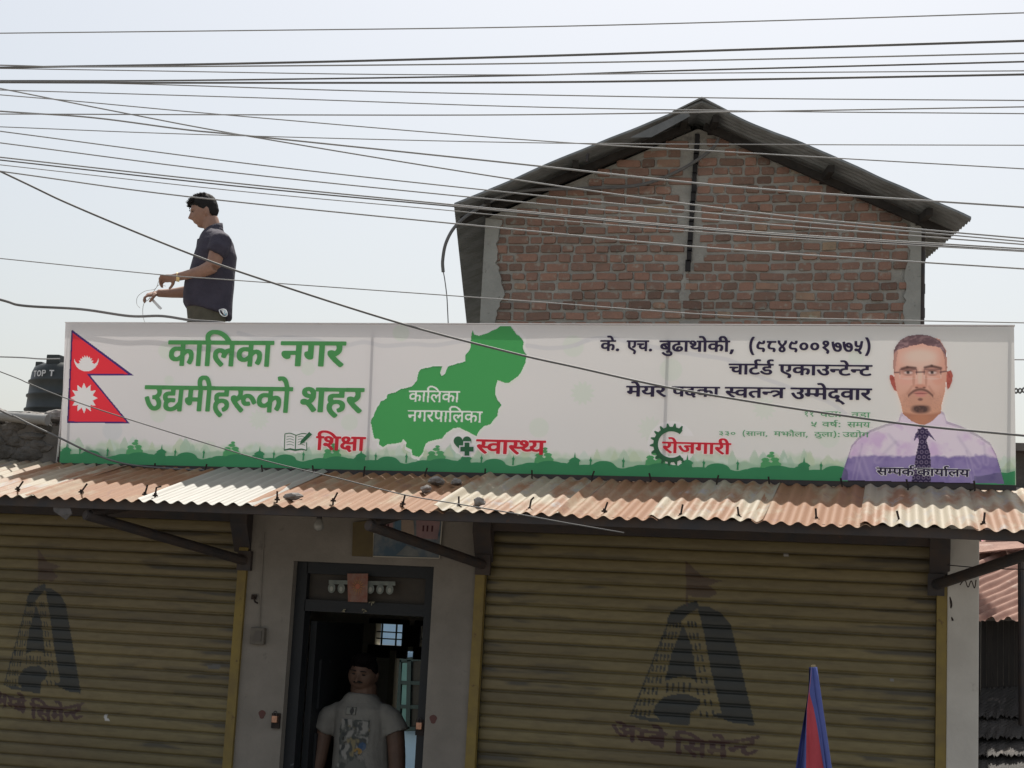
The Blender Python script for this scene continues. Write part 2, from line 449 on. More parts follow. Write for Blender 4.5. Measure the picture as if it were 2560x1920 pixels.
# ------------------------------------------------------------------ Devanagari outlines (quadratic contours, 1000 units per em)
GLYPHS = {}
for _ln in '''a=764=470,218 470,148* 379,80* 312,80 226,80* 92,208* 29,356 100,382 143,276* 243,153* 305,153 343,153* 391,188* 391,227 391,264* 350,322* 318,347 291,342* 260,341 255,411 323,413* 380,457* 380,494 380,530* 333,562* 302,562 265,562* 205,542* 171,525 146,594 172,608* 249,632* 298,632 376,632* 459,554* 459,495 459,417* 392,375 403,365* 412,355 450,350* 486,350 518,350* 568,356* 594,363 594,551 521,551 521,622 779,622 779,551 675,551 675,0 594,0 594,290 570,284* 524,279* 498,279 481,279* 455,282 470,252*
aavowelsign=259=170,551 170,0 89,0 89,551 0,551 0,622 273,622 273,551
auvowelsign=259=170,551 170,0 89,0 89,551 0,551 0,622 273,622 273,551/80,615 53,655* 8,692* -35,703* -61,703 -81,703* -123,691* -143,682 -169,751 -146,761* -96,773* -67,773 -22,773* 48,730* 72,692 76,694 56,746* 18,803* -26,827* -57,827 -81,827* -113,819* -127,813 -150,882 -111,896* -59,896 -5,896* 74,845* 137,722* 165,615
ba=571=585,551 482,551 482,0 401,0 401,165 374,147* 297,118* 241,118 185,118* 96,160* 46,235* 46,286 46,372* 167,464* 265,464 279,464* 319,461* 358,457* 369,454 363,385 343,389* 293,395* 268,395 248,395* 230,392 365,224 384,238* 401,256 401,551 0,551 0,622 585,622/127,287 127,235* 194,184* 242,184 260,184* 293,190* 308,195 168,370 127,342*
ca=634=649,551 545,551 545,0 465,0 465,165 439,148* 367,118* 317,118 240,118* 141,204* 141,275 141,304* 166,355* 185,371 38,369 38,441 331,441 349,441* 385,440* 389,440 382,370 350,370 292,370* 221,321* 221,274 221,231* 279,188* 317,188 367,188* 438,231* 465,260 465,551 0,551 0,622 649,622
colon.=294=147,414 121,414* 85,446* 85,482 85,520* 121,550* 147,550 173,550* 209,520* 209,482 209,446* 173,414*/147,-14 121,-14* 85,18* 85,54 85,92* 121,122* 147,122 173,122* 209,92* 209,54 209,18* 173,-14*
comma.=268=46,-129 61,-70* 88,64* 95,116 192,116 199,105 186,52* 138,-74* 113,-129
da=520=413,-58 392,-24* 354,46* 342,73 330,71* 302,68* 287,68 245,68* 160,89* 89,136* 46,215* 46,272 46,316* 77,379* 102,401 135,430* 231,456* 290,456 295,456 295,551 0,551 0,622 534,622 534,551 376,551 376,385 327,385 269,385* 198,371* 173,355 151,340* 126,294* 126,262 126,209* 205,140* 287,140 293,140* 305,140* 312,141 306,161* 306,176 306,211* 348,240* 373,240 416,240* 461,191* 461,162 461,130* 432,95* 410,86 422,62* 455,11* 480,-24
daya=684=264,-11 179,-11* 77,69* 77,136 77,190* 108,230 80,252* 42,312* 42,352 42,380* 62,420* 79,433 102,451* 160,465* 202,465 270,465 270,551 0,551 0,622 699,622 699,551 595,551 595,-12 514,-12 514,101 491,77* 422,25* 327,-11*/514,551 351,551 351,394 203,394 172,394* 146,388* 137,381 122,369* 122,347 122,325* 146,290* 166,277 214,300* 277,300 290,300* 328,297* 363,293* 373,290 367,218 349,221* 305,227* 282,227 220,227* 158,182* 158,141 158,99* 217,59* 265,59 344,59* 462,143* 514,211
dda=577=358,222 329,222* 271,208* 248,197 201,225* 137,301* 137,352 137,380* 157,420* 174,433 197,450* 259,465* 308,465 401,465 401,551 0,551 0,622 592,622 592,551 482,551 482,394 298,394 267,394* 241,388* 232,381 217,369* 217,347 217,323* 245,290* 261,277 307,294* 362,294 436,294* 534,219* 534,154 534,87* 436,0* 337,0 239,0* 84,88* 25,158 86,207 143,139* 262,74* 337,74 453,74* 453,152 453,187* 404,222*
ddha=563=307,0 229,0* 112,55* 46,158* 46,231 46,301* 118,396* 236,445* 305,446 305,551 0,551 0,622 577,622 577,551 385,551 385,375 346,375 282,375* 213,358* 188,341 158,322* 126,262* 126,221 126,163* 190,89* 248,75 233,115* 233,157 233,191* 266,251* 331,288* 380,288 429,288* 492,251* 523,191* 523,157 523,87* 408,0*/306,140 306,103* 323,70 378,71* 448,116* 448,157 448,187* 413,221* 385,221 350,221* 306,178*
e=553=568,551 474,551 474,380 474,329* 459,269* 441,246 404,198* 323,192 307,266 329,270* 360,281* 370,292 382,304* 393,339* 393,380 393,551 160,551 160,353 160,307* 166,249* 186,211* 226,180* 260,160 370,98 433,62* 486,-3* 486,-53 486,-93* 453,-164* 439,-184 367,-142 380,-122* 403,-77* 403,-55 403,-36* 387,-7* 339,28* 290,56 203,106 164,129* 109,178* 95,212 79,248* 79,316 79,551 0,551 0,622 568,622
eightNEP=551=357,45 371,60* 387,90* 387,108 387,122* 376,141* 367,147 358,152* 329,155* 309,155 286,155 190,155* 144,195 101,234* 101,308 101,362* 145,469* 185,525 56,525 56,597 500,597 500,525 280,525 231,468* 182,357* 182,311 182,273* 195,254 215,227* 277,227 318,227 361,227* 416,213* 436,195 451,182* 469,140* 469,112 469,78* 444,26* 422,-3
evowelsign=0=-169,615 -190,694* -231,785* -281,823* -315,823 -337,823* -371,814* -385,809 -409,882 -370,896* -318,896 -264,896* -185,845* -122,722* -94,615
fiveNEP=551=354,-67 319,-17* 259,62* 230,91 205,87* 175,87 137,87* 88,122* 88,152 88,182* 124,212* 152,212 171,212* 214,197* 246,171 284,186* 333,267* 347,334 301,309* 241,309 171,309* 133,349 111,372* 89,437* 89,489 89,622 170,622 170,491 170,449* 184,409* 195,397 215,379* 254,379 283,379* 338,402* 359,417 387,625 468,622 436,395 420,280* 355,145* 301,115 332,84* 393,10* 419,-25
four=551=428,127 428,72* 347,-2* 277,-2 234,-2* 163,31* 120,91* 120,131 120,158* 135,208* 179,273* 225,320 171,374* 106,451* 73,509* 62,556* 62,579 62,591* 66,618* 69,632 154,617 147,597* 147,579 147,556* 164,504* 219,430* 275,375 330,431* 386,506* 406,556* 406,576 406,595* 399,617 483,632 490,604* 490,579 490,553* 477,505* 443,449* 378,374* 327,322 374,273* 417,204* 428,151*/200,138 200,111* 234,69* 274,69 308,69* 348,107* 348,136 348,151* 338,185* 307,232* 274,266 242,233* 210,186* 200,152*
ga=563=208,551 208,234 208,208* 183,178* 160,178 134,178* 79,220* 41,280* 41,308 41,331* 68,359* 102,359 127,359 127,551 0,551 0,622 578,622 578,551 474,551 474,0 393,0 393,551
ha=531=321,69 357,80* 403,116* 403,148 403,186* 345,229* 280,229 211,229* 138,172* 138,124 138,93* 161,35* 232,-36* 302,-89 248,-142 157,-71* 58,53* 58,130 58,168* 89,227* 115,248 96,266* 69,318* 69,352 69,380* 89,420* 106,433 129,450* 188,465* 229,465 361,465 361,551 0,551 0,622 546,622 546,551 442,551 442,394 230,394 199,394* 173,388* 164,381 149,369* 149,347 149,327* 169,296* 183,284 230,300* 284,300 353,300* 440,258* 481,191* 481,153 481,95* 413,19* 348,2
iivowelsign=259=-185,615 -202,650* -220,714* -220,748 -220,813* -136,896* -61,896 -1,896* 79,839* 137,718* 163,622 273,622 273,551 170,551 170,0 89,0 89,551 0,551 0,622 87,622 59,726* -2,825* -57,825 -97,825* -139,776* -139,733 -139,699* -119,644* -105,615
ivowelsign04=259=89,551 0,551 0,622 80,622 68,644* 53,693* 53,723 53,802* 175,896* 277,896 381,896* 556,826* 700,700* 756,615 671,615 501,824* 297,824 220,824* 134,765* 134,712 134,683* 153,639* 165,622 273,622 273,551 170,551 170,0 89,0
ja=742=653,551 653,0 572,0 572,370 435,370 394,370* 378,373 414,343* 458,263* 458,218 458,172* 417,110* 350,80* 310,80 257,80* 161,141* 73,282* 31,401 102,426 148,292* 248,153* 306,153 338,153* 379,187* 379,227 379,271* 318,349* 273,377 302,441 572,441 572,551 0,551 0,622 757,622 757,551
jhaNEP=924=174,632 211,632* 269,611* 291,586 309,567* 332,499* 332,437 332,321 532,321 532,551 402,551 402,622 939,622 939,551 613,551 613,349 638,373* 696,399* 731,399 796,399* 878,316* 878,239 878,193* 848,89* 813,39 741,80 766,112* 798,196* 798,237 798,284* 759,330* 724,330 670,330* 613,257 613,0 532,0 532,250 332,250 332,213 332,180* 303,151* 283,151 264,151* 222,176* 186,215* 164,259* 164,278 164,296* 191,321* 224,321 253,321 253,426 253,473* 243,523* 232,538 212,568* 169,568 142,568* 114,542* 114,521 114,493* 161,463* 218,460 210,389 135,395* 46,456* 46,520 46,579* 122,632*
ka=762=777,551 452,551 452,349 500,399* 569,399 634,399* 716,316* 716,239 716,193* 686,89* 651,39 579,80 604,112* 636,196* 636,237 636,284* 597,330* 562,330 508,330* 452,258 452,0 371,0 371,174 347,154* 276,118* 226,118 179,118* 96,156* 46,233* 46,290 46,370* 156,464* 244,464 267,464* 324,457* 339,454 333,381 317,385* 268,391* 249,391 191,391* 127,339* 127,292 127,239* 188,188* 228,188 272,188* 341,230* 371,260 371,551 0,551 0,622 777,622
kassa=712=623,551 623,0 542,0 542,325 511,310* 440,293* 390,293 340,293* 257,313* 225,326 178,297* 128,244* 128,208 128,188* 148,147* 200,120* 247,120 258,120* 269,121 263,139* 263,157 263,189* 303,216* 328,216 369,216* 413,164* 413,136 413,108* 388,76* 365,66 383,43* 421,2* 448,-24 390,-65 363,-34* 314,27* 298,53 286,51* 258,50* 245,50 186,50* 96,91* 46,162* 46,205 46,260* 115,333* 164,361 120,390* 74,461* 74,507 74,560* 155,632* 231,632 293,632* 382,574* 382,515 382,467* 336,401* 295,373 314,368* 357,364* 379,364 425,364* 504,385* 542,411 542,551 453,551 453,622 727,622 727,551/153,502 153,469* 195,416* 228,399 303,448* 303,506 303,530* 269,566* 229,566 195,566* 153,532*
la=678=0,551 0,622 693,622 693,551 589,551 589,0 508,0 508,355 502,356* 494,356 470,356* 420,332* 374,269* 356,208 279,232 291,278* 311,313 287,331* 239,353* 209,353 169,353* 126,307* 126,271 126,233* 169,164* 251,89* 309,40 255,-12 197,38* 101,129* 45,222* 45,275 45,328* 94,395* 168,426* 204,426 248,426* 321,397* 354,370 412,426* 499,426 504,426* 508,426 508,551
ma=598=509,551 509,0 428,0 428,250 207,250 207,213 207,180* 178,151* 159,151 140,151* 98,176* 62,215* 39,259* 39,278 39,296* 66,321* 100,321 126,321 126,551 0,551 0,622 612,622 612,551/428,551 207,551 207,321 428,321
maprehalf=350=207,321 428,321 428,250 207,250 207,213 207,180* 178,151* 159,151 140,151* 98,176* 62,215* 39,259* 39,278 39,296* 66,321* 100,321 126,321 126,551 0,551 0,622 364,622 364,551 207,551
na=555=0,622 569,622 569,551 466,551 466,0 385,0 385,298 204,298 204,244 204,216* 176,188* 153,188 129,188* 75,230* 37,290* 37,318 37,341* 64,369* 98,369 385,369 385,551 0,551
naprehalf=358=0,622 373,622 373,551 0,551/204,298 204,244 204,216* 176,188* 153,188 129,188* 75,230* 37,290* 37,318 37,341* 64,369* 98,369 385,369 385,298
nineNEP=551=366,45 380,60* 395,90* 395,108 395,135* 375,147 367,152* 337,155* 317,155 267,155 169,155* 125,195 82,232* 82,308 82,355* 127,490* 196,586 247,549* 313,516* 349,516 375,516* 395,543* 395,564 395,583* 388,605 469,621 473,606* 476,576* 476,563 476,512* 422,444* 357,444 292,444* 224,485 195,439* 163,350* 163,311 163,271* 177,253 196,227* 258,227 326,227 369,227* 424,213* 444,195 459,182* 477,140* 477,112 477,78* 452,26* 431,-3
one=551=275,632 347,632* 429,556* 429,499 429,460* 394,387* 312,306* 241,256 362,160 402,129* 433,69* 433,34 433,3* 408,-50* 386,-79 321,-30 335,-15* 350,15* 350,34 350,54* 333,84* 310,103 128,254 132,276 238,344* 348,448* 348,498 348,530* 307,562* 276,562 245,562* 210,534* 210,510 210,488* 241,455* 280,444 231,386 182,407* 134,469* 134,517 134,544* 163,597* 226,632*
ovowelsign=259=170,551 170,0 89,0 89,551 0,551 0,622 273,622 273,551/90,615 69,694* 28,785* -22,823* -56,823 -78,823* -112,814* -126,809 -150,882 -111,896* -59,896 -5,896* 74,845* 137,722* 165,615
pa=568=479,551 479,0 398,0 398,191 369,172* 301,146* 254,146 214,146* 149,173* 128,194 103,221* 79,294* 79,358 79,551 0,551 0,622 583,622 583,551/398,551 160,551 160,369 160,328* 166,280* 179,251* 190,240 213,217* 263,217 303,217* 373,255* 398,280
parenleft.=354=213,-165 138,-62* 68,199* 68,337 68,477* 137,730* 213,832 294,832 226,726* 153,472* 153,336 153,203* 225,-56* 295,-165
parenright.=354=60,-165 128,-59* 200,197* 200,330 200,464* 129,723* 59,832 141,832 216,729* 286,467* 286,329 286,190* 216,-64* 141,-165
period.=268=72,54 72,91* 108,121* 133,121 159,121* 196,91* 196,54 196,18* 159,-14* 133,-14 108,-14* 72,18*
ra=409=395,42 341,-12 282,37* 178,137* 98,225* 75,256 53,287* 40,323* 40,340 40,359* 70,393* 104,393 129,393* 166,370* 181,349 220,369* 256,429* 256,468 256,491* 246,536* 239,551 0,551 0,622 424,622 424,551 320,551 336,516* 336,458 336,403* 292,327* 216,274* 167,254 212,202* 331,91*
rauu=787=498,159 438,159* 358,237* 358,300 358,303* 358,304 343,312* 306,324* 284,326 262,303* 202,268* 167,254 212,202* 331,91* 395,42 341,-12 282,37* 178,137* 98,225* 75,256 53,287* 40,323* 40,340 40,359* 70,393* 104,393 129,393* 166,370* 181,349 220,369* 256,429* 256,468 256,491* 246,536* 239,551 0,551 0,622 801,622 801,551 320,551 336,516* 336,458 336,421* 325,390 353,384* 378,373 396,401* 461,437* 510,437 571,437* 664,382* 736,289* 764,232 701,198 655,284* 567,369* 512,369 469,369* 429,326* 429,298 429,261* 471,230* 500,230 515,230* 544,235* 561,242 585,175 560,165* 516,159*
reph=0=-190,615 -211,650* -240,726* -240,762 -240,829* -151,896* -85,896 -53,896* 1,883* 21,872 -1,806 -18,815* -56,827* -78,827 -118,827* -160,782* -160,747 -160,714* -133,651* -108,615
sa=676=587,551 587,0 506,0 506,266 477,257* 419,251* 380,251 338,251* 245,266* 212,277 192,264* 167,253 208,201* 319,91* 380,42 326,-12 270,37* 171,137* 95,225* 73,256 51,287* 40,323* 40,340 40,359* 70,393* 104,393 129,393* 166,370* 181,350 202,369* 217,428* 217,458 217,488* 208,536* 201,551 0,551 0,622 691,622 691,551/369,322 408,322* 472,330* 506,339 506,551 281,551 288,534* 298,488* 298,458 298,416* 279,354* 262,333 314,322*
saprehalf=389=369,322 400,322* 450,327* 478,332 486,260 461,255* 409,251* 380,251 338,251* 245,266* 212,277 192,264* 167,253 208,201* 319,91* 380,42 326,-12 270,37* 171,137* 95,225* 73,256 51,287* 40,323* 40,340 40,359* 70,393* 104,393 129,393* 166,370* 181,350 202,369* 217,428* 217,458 217,488* 208,536* 201,551 0,551 0,622 403,622 403,551 281,551 288,534* 298,488* 298,458 298,416* 279,354* 262,333 314,322*
seven=551=512,270 512,153* 412,49* 334,49 273,49* 176,99* 103,218* 52,420* 38,573 118,588 130,440* 179,232* 264,123* 330,123 391,123* 432,205* 432,275 432,326* 407,414* 358,468* 322,468 297,468* 269,441* 269,418 269,400* 291,367* 349,345* 401,342 384,272 285,280* 193,362* 193,420 193,473* 262,539* 322,539 380,539* 465,469* 512,347*
sha=680=122,189 87,189* 40,224* 40,255 40,284* 76,314* 104,314 122,314* 161,299* 191,276 241,292* 305,378* 305,443 305,499* 246,566* 199,566 168,566* 138,539* 138,516 138,501* 157,466* 214,442* 270,440 253,370 159,376* 66,459* 66,517 66,568* 137,632* 204,632 251,632* 333,589* 384,504* 384,440 384,371* 315,254* 254,221 299,182* 383,87* 414,43 350,-1 299,71* 216,164* 179,194 152,189*/591,551 591,0 510,0 510,551 421,551 421,622 695,622 695,551
ssa=578=593,622 593,551 489,551 489,0 408,0 408,191 378,174* 304,146* 254,146 214,146* 149,173* 128,194 103,221* 79,294* 79,358 79,551 0,551 0,622/408,551 205,551 408,287/189,240 212,217* 262,217 288,217* 338,233* 360,245 159,507 159,369 159,328* 165,280* 178,251*
ta=570=481,551 481,0 400,0 400,328 291,328 230,328* 169,316* 150,299 126,280* 126,237 126,188* 200,97* 271,40 217,-12 171,28* 92,108* 45,194* 45,242 45,277* 72,333* 93,351 122,376* 204,399* 272,399 400,399 400,551 0,551 0,622 584,622 584,551
tara=552=127,65 80,132 326,281 284,335* 223,380* 181,380 153,380* 96,364* 55,343 27,417 61,433* 135,456* 179,456 219,456* 283,431* 345,374* 382,326 382,551 0,551 0,622 566,622 566,551 463,551 463,0 382,0 382,234
tha=642=553,551 553,0 472,0 472,180 443,161* 363,132* 308,132 223,132* 104,229* 83,322 178,342* 255,413* 255,467 255,517* 208,568* 171,568 146,568* 114,544* 114,521 114,470* 195,461 187,391 122,400* 46,461* 46,519 46,575* 119,632* 172,632 213,632* 288,597* 336,525* 336,469 336,395* 256,303* 182,274 205,238* 263,203* 314,203 366,203* 440,243* 472,275 472,551 390,551 390,622 656,622 656,551
thaprehalf=389=187,391 122,400* 46,461* 46,519 46,575* 119,632* 172,632 213,632* 288,597* 336,525* 336,469 336,396* 256,302* 182,273 205,238* 263,203* 314,203 365,203* 441,243* 472,275 509,208 472,177* 375,132* 308,132 223,132* 104,229* 83,322 178,342* 255,413* 255,467 255,517* 208,568* 171,568 146,568* 114,544* 114,521 114,470* 195,461
three=551=90,594 115,608* 195,632* 248,632 328,632* 417,559* 417,498 417,424* 358,384 406,365* 450,299* 450,257 450,206* 387,129* 329,108 359,78* 418,9* 442,-25 377,-67 342,-17* 282,61* 254,91 225,87* 193,87 159,87* 111,122* 111,152 111,182* 147,212* 175,212 195,212* 240,195* 274,167 322,176* 367,224* 367,260 367,295* 314,343* 264,346 231,340* 193,340 189,411 249,411* 313,432* 338,470* 338,495 338,530* 290,562* 252,562 218,562* 150,542* 115,525
tta=504=519,551 371,551 371,349 316,349 268,349* 204,333* 181,318 126,280* 126,215 126,167* 170,104* 241,74* 283,74 337,74* 413,99* 455,121 482,47 438,27* 339,0* 286,0 217,0* 108,52* 46,150* 46,220 46,285* 114,374* 225,420* 288,420 290,420 290,551 0,551 0,622 519,622
ttha=585=600,551 371,551 371,414 451,384* 539,271* 539,198 539,128* 473,41* 363,0* 297,0 184,0* 46,113* 46,216 46,283* 114,374* 225,420* 287,420 290,420 290,551 0,551 0,622 600,622/293,72 364,72* 458,133* 458,200 458,248* 400,325* 343,349 308,349 234,349* 187,321 159,304* 126,249* 126,210 126,140* 221,72*
u=548=0,622 563,622 563,551 453,551 485,512* 485,464 485,374* 406,328 442,296* 499,211* 499,152 499,102* 454,34* 376,0* 328,0 271,0* 168,61* 73,199* 29,313 100,338 128,260* 195,141* 274,74* 320,74 361,74* 414,111* 414,160 414,201* 369,270* 329,301 299,295* 264,294 259,364 333,366* 404,414* 404,463 404,493* 374,538* 351,551 0,551
uvowelsign=0=-248,-12 -194,11* -136,11 -61,11* 22,-66* 22,-129 22,-190* -71,-268* -157,-268 -254,-268* -395,-176* -455,-100 -394,-57 -355,-105* -285,-167* -206,-196* -157,-196 -51,-196* -51,-122 -51,-89* -100,-57* -131,-57 -158,-57* -201,-68* -222,-79
va=556=571,551 467,551 467,0 387,0 387,165 361,147* 286,118* 233,118 179,118* 95,160* 46,235* 46,286 46,372* 161,464* 255,464 268,464* 307,461* 344,457* 354,454 349,381 330,385* 282,391* 259,391 197,391* 127,337* 127,287 127,236* 190,188* 235,188 287,188* 362,233* 387,260 387,551 0,551 0,622 571,622
virama=0=-179,-44 -156,-39* -131,-39 -63,-39* 38,-90* 117,-176* 151,-227 94,-268 44,-188* -57,-113* -125,-113 -137,-113* -158,-116* -167,-118
ya=580=595,622 595,551 491,551 491,0 410,0 410,179 382,161* 304,132* 253,132 163,132* 52,253* 38,353 100,366* 160,413* 160,457 160,485* 137,533* 123,551 0,551 0,622/129,301 149,252* 210,203* 259,203 309,203* 383,245* 410,274 410,551 211,551 240,499* 240,445 240,337*
zero=551=275,121 217,121* 126,172* 75,263* 75,321 75,380* 126,469* 216,520* 274,520 333,520* 424,469* 476,378* 476,319 476,261* 425,171* 334,121*/273,192 326,192* 394,266* 394,322 394,379* 330,449* 277,449 225,449* 157,375* 157,318 157,262* 221,192*'''.split('\n'):
    _n, _a, _c = _ln.split('=')
    GLYPHS[_n] = (int(_a), [[(int(t.rstrip('*').split(',')[0]), int(t.rstrip('*').split(',')[1]), not t.endswith('*')) for t in c.split()] for c in _c.split('/') if c])
WORDS = {'kalika': 'ka aavowelsign ivowelsign04 la ka aavowelsign', 'nagar': 'na ga ra', 'udyami': 'u daya ma iivowelsign ha rauu ka ovowelsign', 'shahar': 'sha ha ra', 'shiksha': 'ivowelsign04 sha kassa aavowelsign', 'swasthya': 'saprehalf va aavowelsign saprehalf thaprehalf ya', 'rojgari': 'ra ovowelsign ja ga aavowelsign ra iivowelsign', 'nagarpalika': 'na ga ra pa aavowelsign ivowelsign04 la ka aavowelsign', 'ke': 'ka evowelsign period.', 'ech': 'e ca period.', 'budha': 'ba uvowelsign ddha aavowelsign tha ovowelsign ka iivowelsign comma.', 'phone': 'parenleft. nineNEP eightNEP four nineNEP zero zero one seven seven fiveNEP parenright.', 'chartered': 'ca aavowelsign tta reph dda reph', 'account': 'e ka aavowelsign u naprehalf tta evowelsign naprehalf tta', 'meyar': 'ma evowelsign ya ra', 'padka': 'pa da ka aavowelsign', 'swatantra': 'saprehalf va ta naprehalf tara', 'ummedwar': 'u maprehalf ma evowelsign da virama va aavowelsign ra', 'eleven': 'one one', 'wata': 'va tta aavowelsign colon.', 'wada': 'va dda aavowelsign', 'five': 'fiveNEP', 'barsha': 'va ssa reph colon.', 'samaya': 'sa ma ya', 'n330': 'three three zero', 'sana': 'parenleft. sa aavowelsign na aavowelsign comma.', 'majhaula': 'ma jhaNEP auvowelsign la aavowelsign comma.', 'thula': 'ttha uvowelsign la aavowelsign parenright. colon.', 'udyog': 'u daya ovowelsign ga', 'sampark': 'sa maprehalf pa ka reph', 'karyalaya': 'ka aavowelsign ya aavowelsign reph la ya', 'ambe': 'a maprehalf ba evowelsign', 'cement': 'ivowelsign04 sa ma evowelsign naprehalf tta'}


def contour(c, n=5):
    pts, L = [], len(c)
    for i in range(L):
        a, b = c[i], c[(i + 1) % L]
        pts.append(a)
        if not a[2] and not b[2]:
            pts.append(((a[0] + b[0]) / 2, (a[1] + b[1]) / 2, True))
    k = next(i for i, p in enumerate(pts) if p[2])
    pts = pts[k:] + pts[:k] + [pts[k]]
    out, i = [], 0
    while i < len(pts) - 1:
        a = pts[i]
        if pts[i + 1][2]:
            out.append(a[:2])
            i += 1
        else:
            m, b = pts[i + 1], pts[i + 2]
            for t in (k / n for k in range(n)):
                out.append(((1 - t) ** 2 * a[0] + 2 * t * (1 - t) * m[0] + t * t * b[0], (1 - t) ** 2 * a[1] + 2 * t * (1 - t) * m[1] + t * t * b[1]))
            i += 2
    q = [out[0]]
    for p in out[1:]:
        if abs(p[0] - q[-1][0]) + abs(p[1] - q[-1][1]) > 1e-6:
            q.append(p)
    return q


_shape_cache = {}


def filled(key, polys, off):
    """2D outlines (with holes) -> triangulated (verts, faces), grown by off"""
    if key in _shape_cache:
        return _shape_cache[key]
    cu = bpy.data.curves.new('t', 'CURVE')
    cu.dimensions = '2D'
    cu.fill_mode = 'BOTH'
    cu.offset = off
    for P in polys:
        s = cu.splines.new('POLY')
        s.points.add(len(P) - 1)
        s.points.foreach_set('co', [x for p in P for x in (p[0], p[1], 0, 1)])
        s.use_cyclic_u = True
    o = bpy.data.objects.new('t', cu)
    COL.objects.link(o)
    bpy.context.view_layer.update()
    me = bpy.data.meshes.new_from_object(o.evaluated_get(bpy.context.evaluated_depsgraph_get()))
    vs = [tuple(v.co) for v in me.vertices]
    fs = [tuple(p.vertices) for p in me.polygons]
    bpy.data.objects.remove(o)
    bpy.data.curves.remove(cu)
    bpy.data.meshes.remove(me)
    _shape_cache[key] = (vs, fs)
    return vs, fs


def traced(F, iso):
    """closed outlines of a bitmap (marching squares)"""
    nxt = {}
    B = F > iso
    c = B[:-1, :-1] * 1 + B[:-1, 1:] * 2 + B[1:, 1:] * 4 + B[1:, :-1] * 8
    for j, i in zip(*np.nonzero((c > 0) & (c < 15))):
        k = c[j, i]
        for a_, b_ in {1: ['LB'], 2: ['BR'], 3: ['LR'], 4: ['RT'], 5: ['LB', 'RT'], 6: ['BT'], 7: ['LT'], 8: ['TL'], 9: ['TB'], 10: ['BR', 'TL'], 11: ['TR'], 12: ['RL'], 13: ['RB'], 14: ['BL']}[int(k)]:
            e = {'L': (j, i, 1), 'R': (j, i + 1, 1), 'B': (j, i, 0), 'T': (j + 1, i, 0)}
            nxt[e[a_]] = e[b_]

    def pos(e):
        j, i, v = e
        f0, f1 = F[j, i], F[j + 1, i] if v else F[j, i + 1]
        t = (iso - f0) / (f1 - f0)
        return (i, j + t) if v else (i + t, j)
    out = []
    while nxt:
        e0 = e = next(iter(nxt))
        P = []
        while e in nxt:
            P.append(pos(e))
            e = nxt.pop(e)
        q = [P[0]]
        for k in range(1, len(P) - 1):
            d0 = (P[k][0] - q[-1][0], P[k][1] - q[-1][1])
            d1 = (P[k + 1][0] - P[k][0], P[k + 1][1] - P[k][1])
            if abs(d0[0] * d1[1] - d0[1] * d1[0]) > .045 * math.hypot(*d0) * math.hypot(*d1) or math.hypot(*d0) > 12:
                q.append(P[k])
        if len(q) > 3:
            out.append(q)
    return out


_gs, _gp = {}, {}


def glyph_shape(g, bold):
    """filled glyph, its upright strokes grown more than the level ones"""
    if (g, bold) in _gs:
        return _gs[(g, bold)]
    st = 6.0
    cs = [contour(c, 4) for c in GLYPHS[g][1]]
    ax = np.array([p for c in cs for p in c])
    x0, y0 = ax.min(0) - 130
    x1, y1 = ax.max(0) + 130
    X, Y = np.meshgrid(np.arange(x0, x1, st) + .37, np.arange(y0, y1, st) + .41)
    W_ = np.zeros(X.shape, int)
    for c in cs:
        for (ax0, ay0), (ax1, ay1) in zip(c, c[1:] + c[:1]):
            if ay0 != ay1:
                W_ += (((ay0 > Y) != (ay1 > Y)) & (X < (ax1 - ax0) * (Y - ay0) / (ay1 - ay0) + ax0)) * (1 if ay1 > ay0 else -1)
    m0 = W_ != 0
    m = m0.copy()
    rx, ry = bold * 1000 / st, bold * 1000 / st / 1.6
    for dj in range(-int(ry + 1), int(ry + 2)):
        for di in range(-int(rx + 1), int(rx + 2)):
            if (di / (rx + .3)) ** 2 + (dj / (ry + .3)) ** 2 <= 1:
                m |= np.roll(np.roll(m0, dj, 0), di, 1)
    F = m.astype(float)
    for _ in range(2):
        F = (np.roll(F, 1, 0) + 2 * F + np.roll(F, -1, 0)) / 4
        F = (np.roll(F, 1, 1) + 2 * F + np.roll(F, -1, 1)) / 4
    polys = [[((x0 + .37 + a_ * st) / 1000, (y0 + .41 + b_ * st) / 1000) for a_, b_ in P] for P in traced(F, .5)]
    _gp[(g, bold)] = polys
    vs, fs = filled((g, bold), polys, 0)
    _gs[(g, bold)] = ([(a_, b_) for a_, b_, z in vs], fs)
    return _gs[(g, bold)]


HEADLINE = 0.64


def word_mask(w, X, Z, ox, oz, sx, sy, bold):
    """where the points X, Z of a printed sheet are covered by the word's letters"""
    m, x = np.zeros(X.shape, bool), 0.0
    for g in WORDS[w].split():
        glyph_shape(g, bold)
        gm = np.zeros(X.shape, bool)
        for P in _gp[(g, bold)]:
            gm ^= inpoly(X, Z, [(ox + (x + a) * sx, oz + b * sy) for a, b in P])
        m |= gm
        x += GLYPHS[g][0] / 1000
    return m


def word(mb, w, P, sx, sy, step, bold, mi=0):
    """lay the word into mb: P = point at baseline left, sx / sy = size per em, step = stacking vector"""
    x, k = 0.0, 0
    for g in WORDS[w].split():
        vs, fs = glyph_shape(g, bold)
        mb.add([P + Vector(((x + a) * sx, 0, b * sy)) + step * (k % 4) for a, b in vs], fs, mi)
        x += GLYPHS[g][0] / 1000
        k += 1
    return mb


def wlen(w):
    return sum(GLYPHS[g][0] for g in WORDS[w].split()) / 1000


def proj(P):
    d = P - CAM
    z = d @ _fw
    return PW / 2 + FPX * (d @ RT) / z, PH / 2 - FPX * (d @ UP) / z


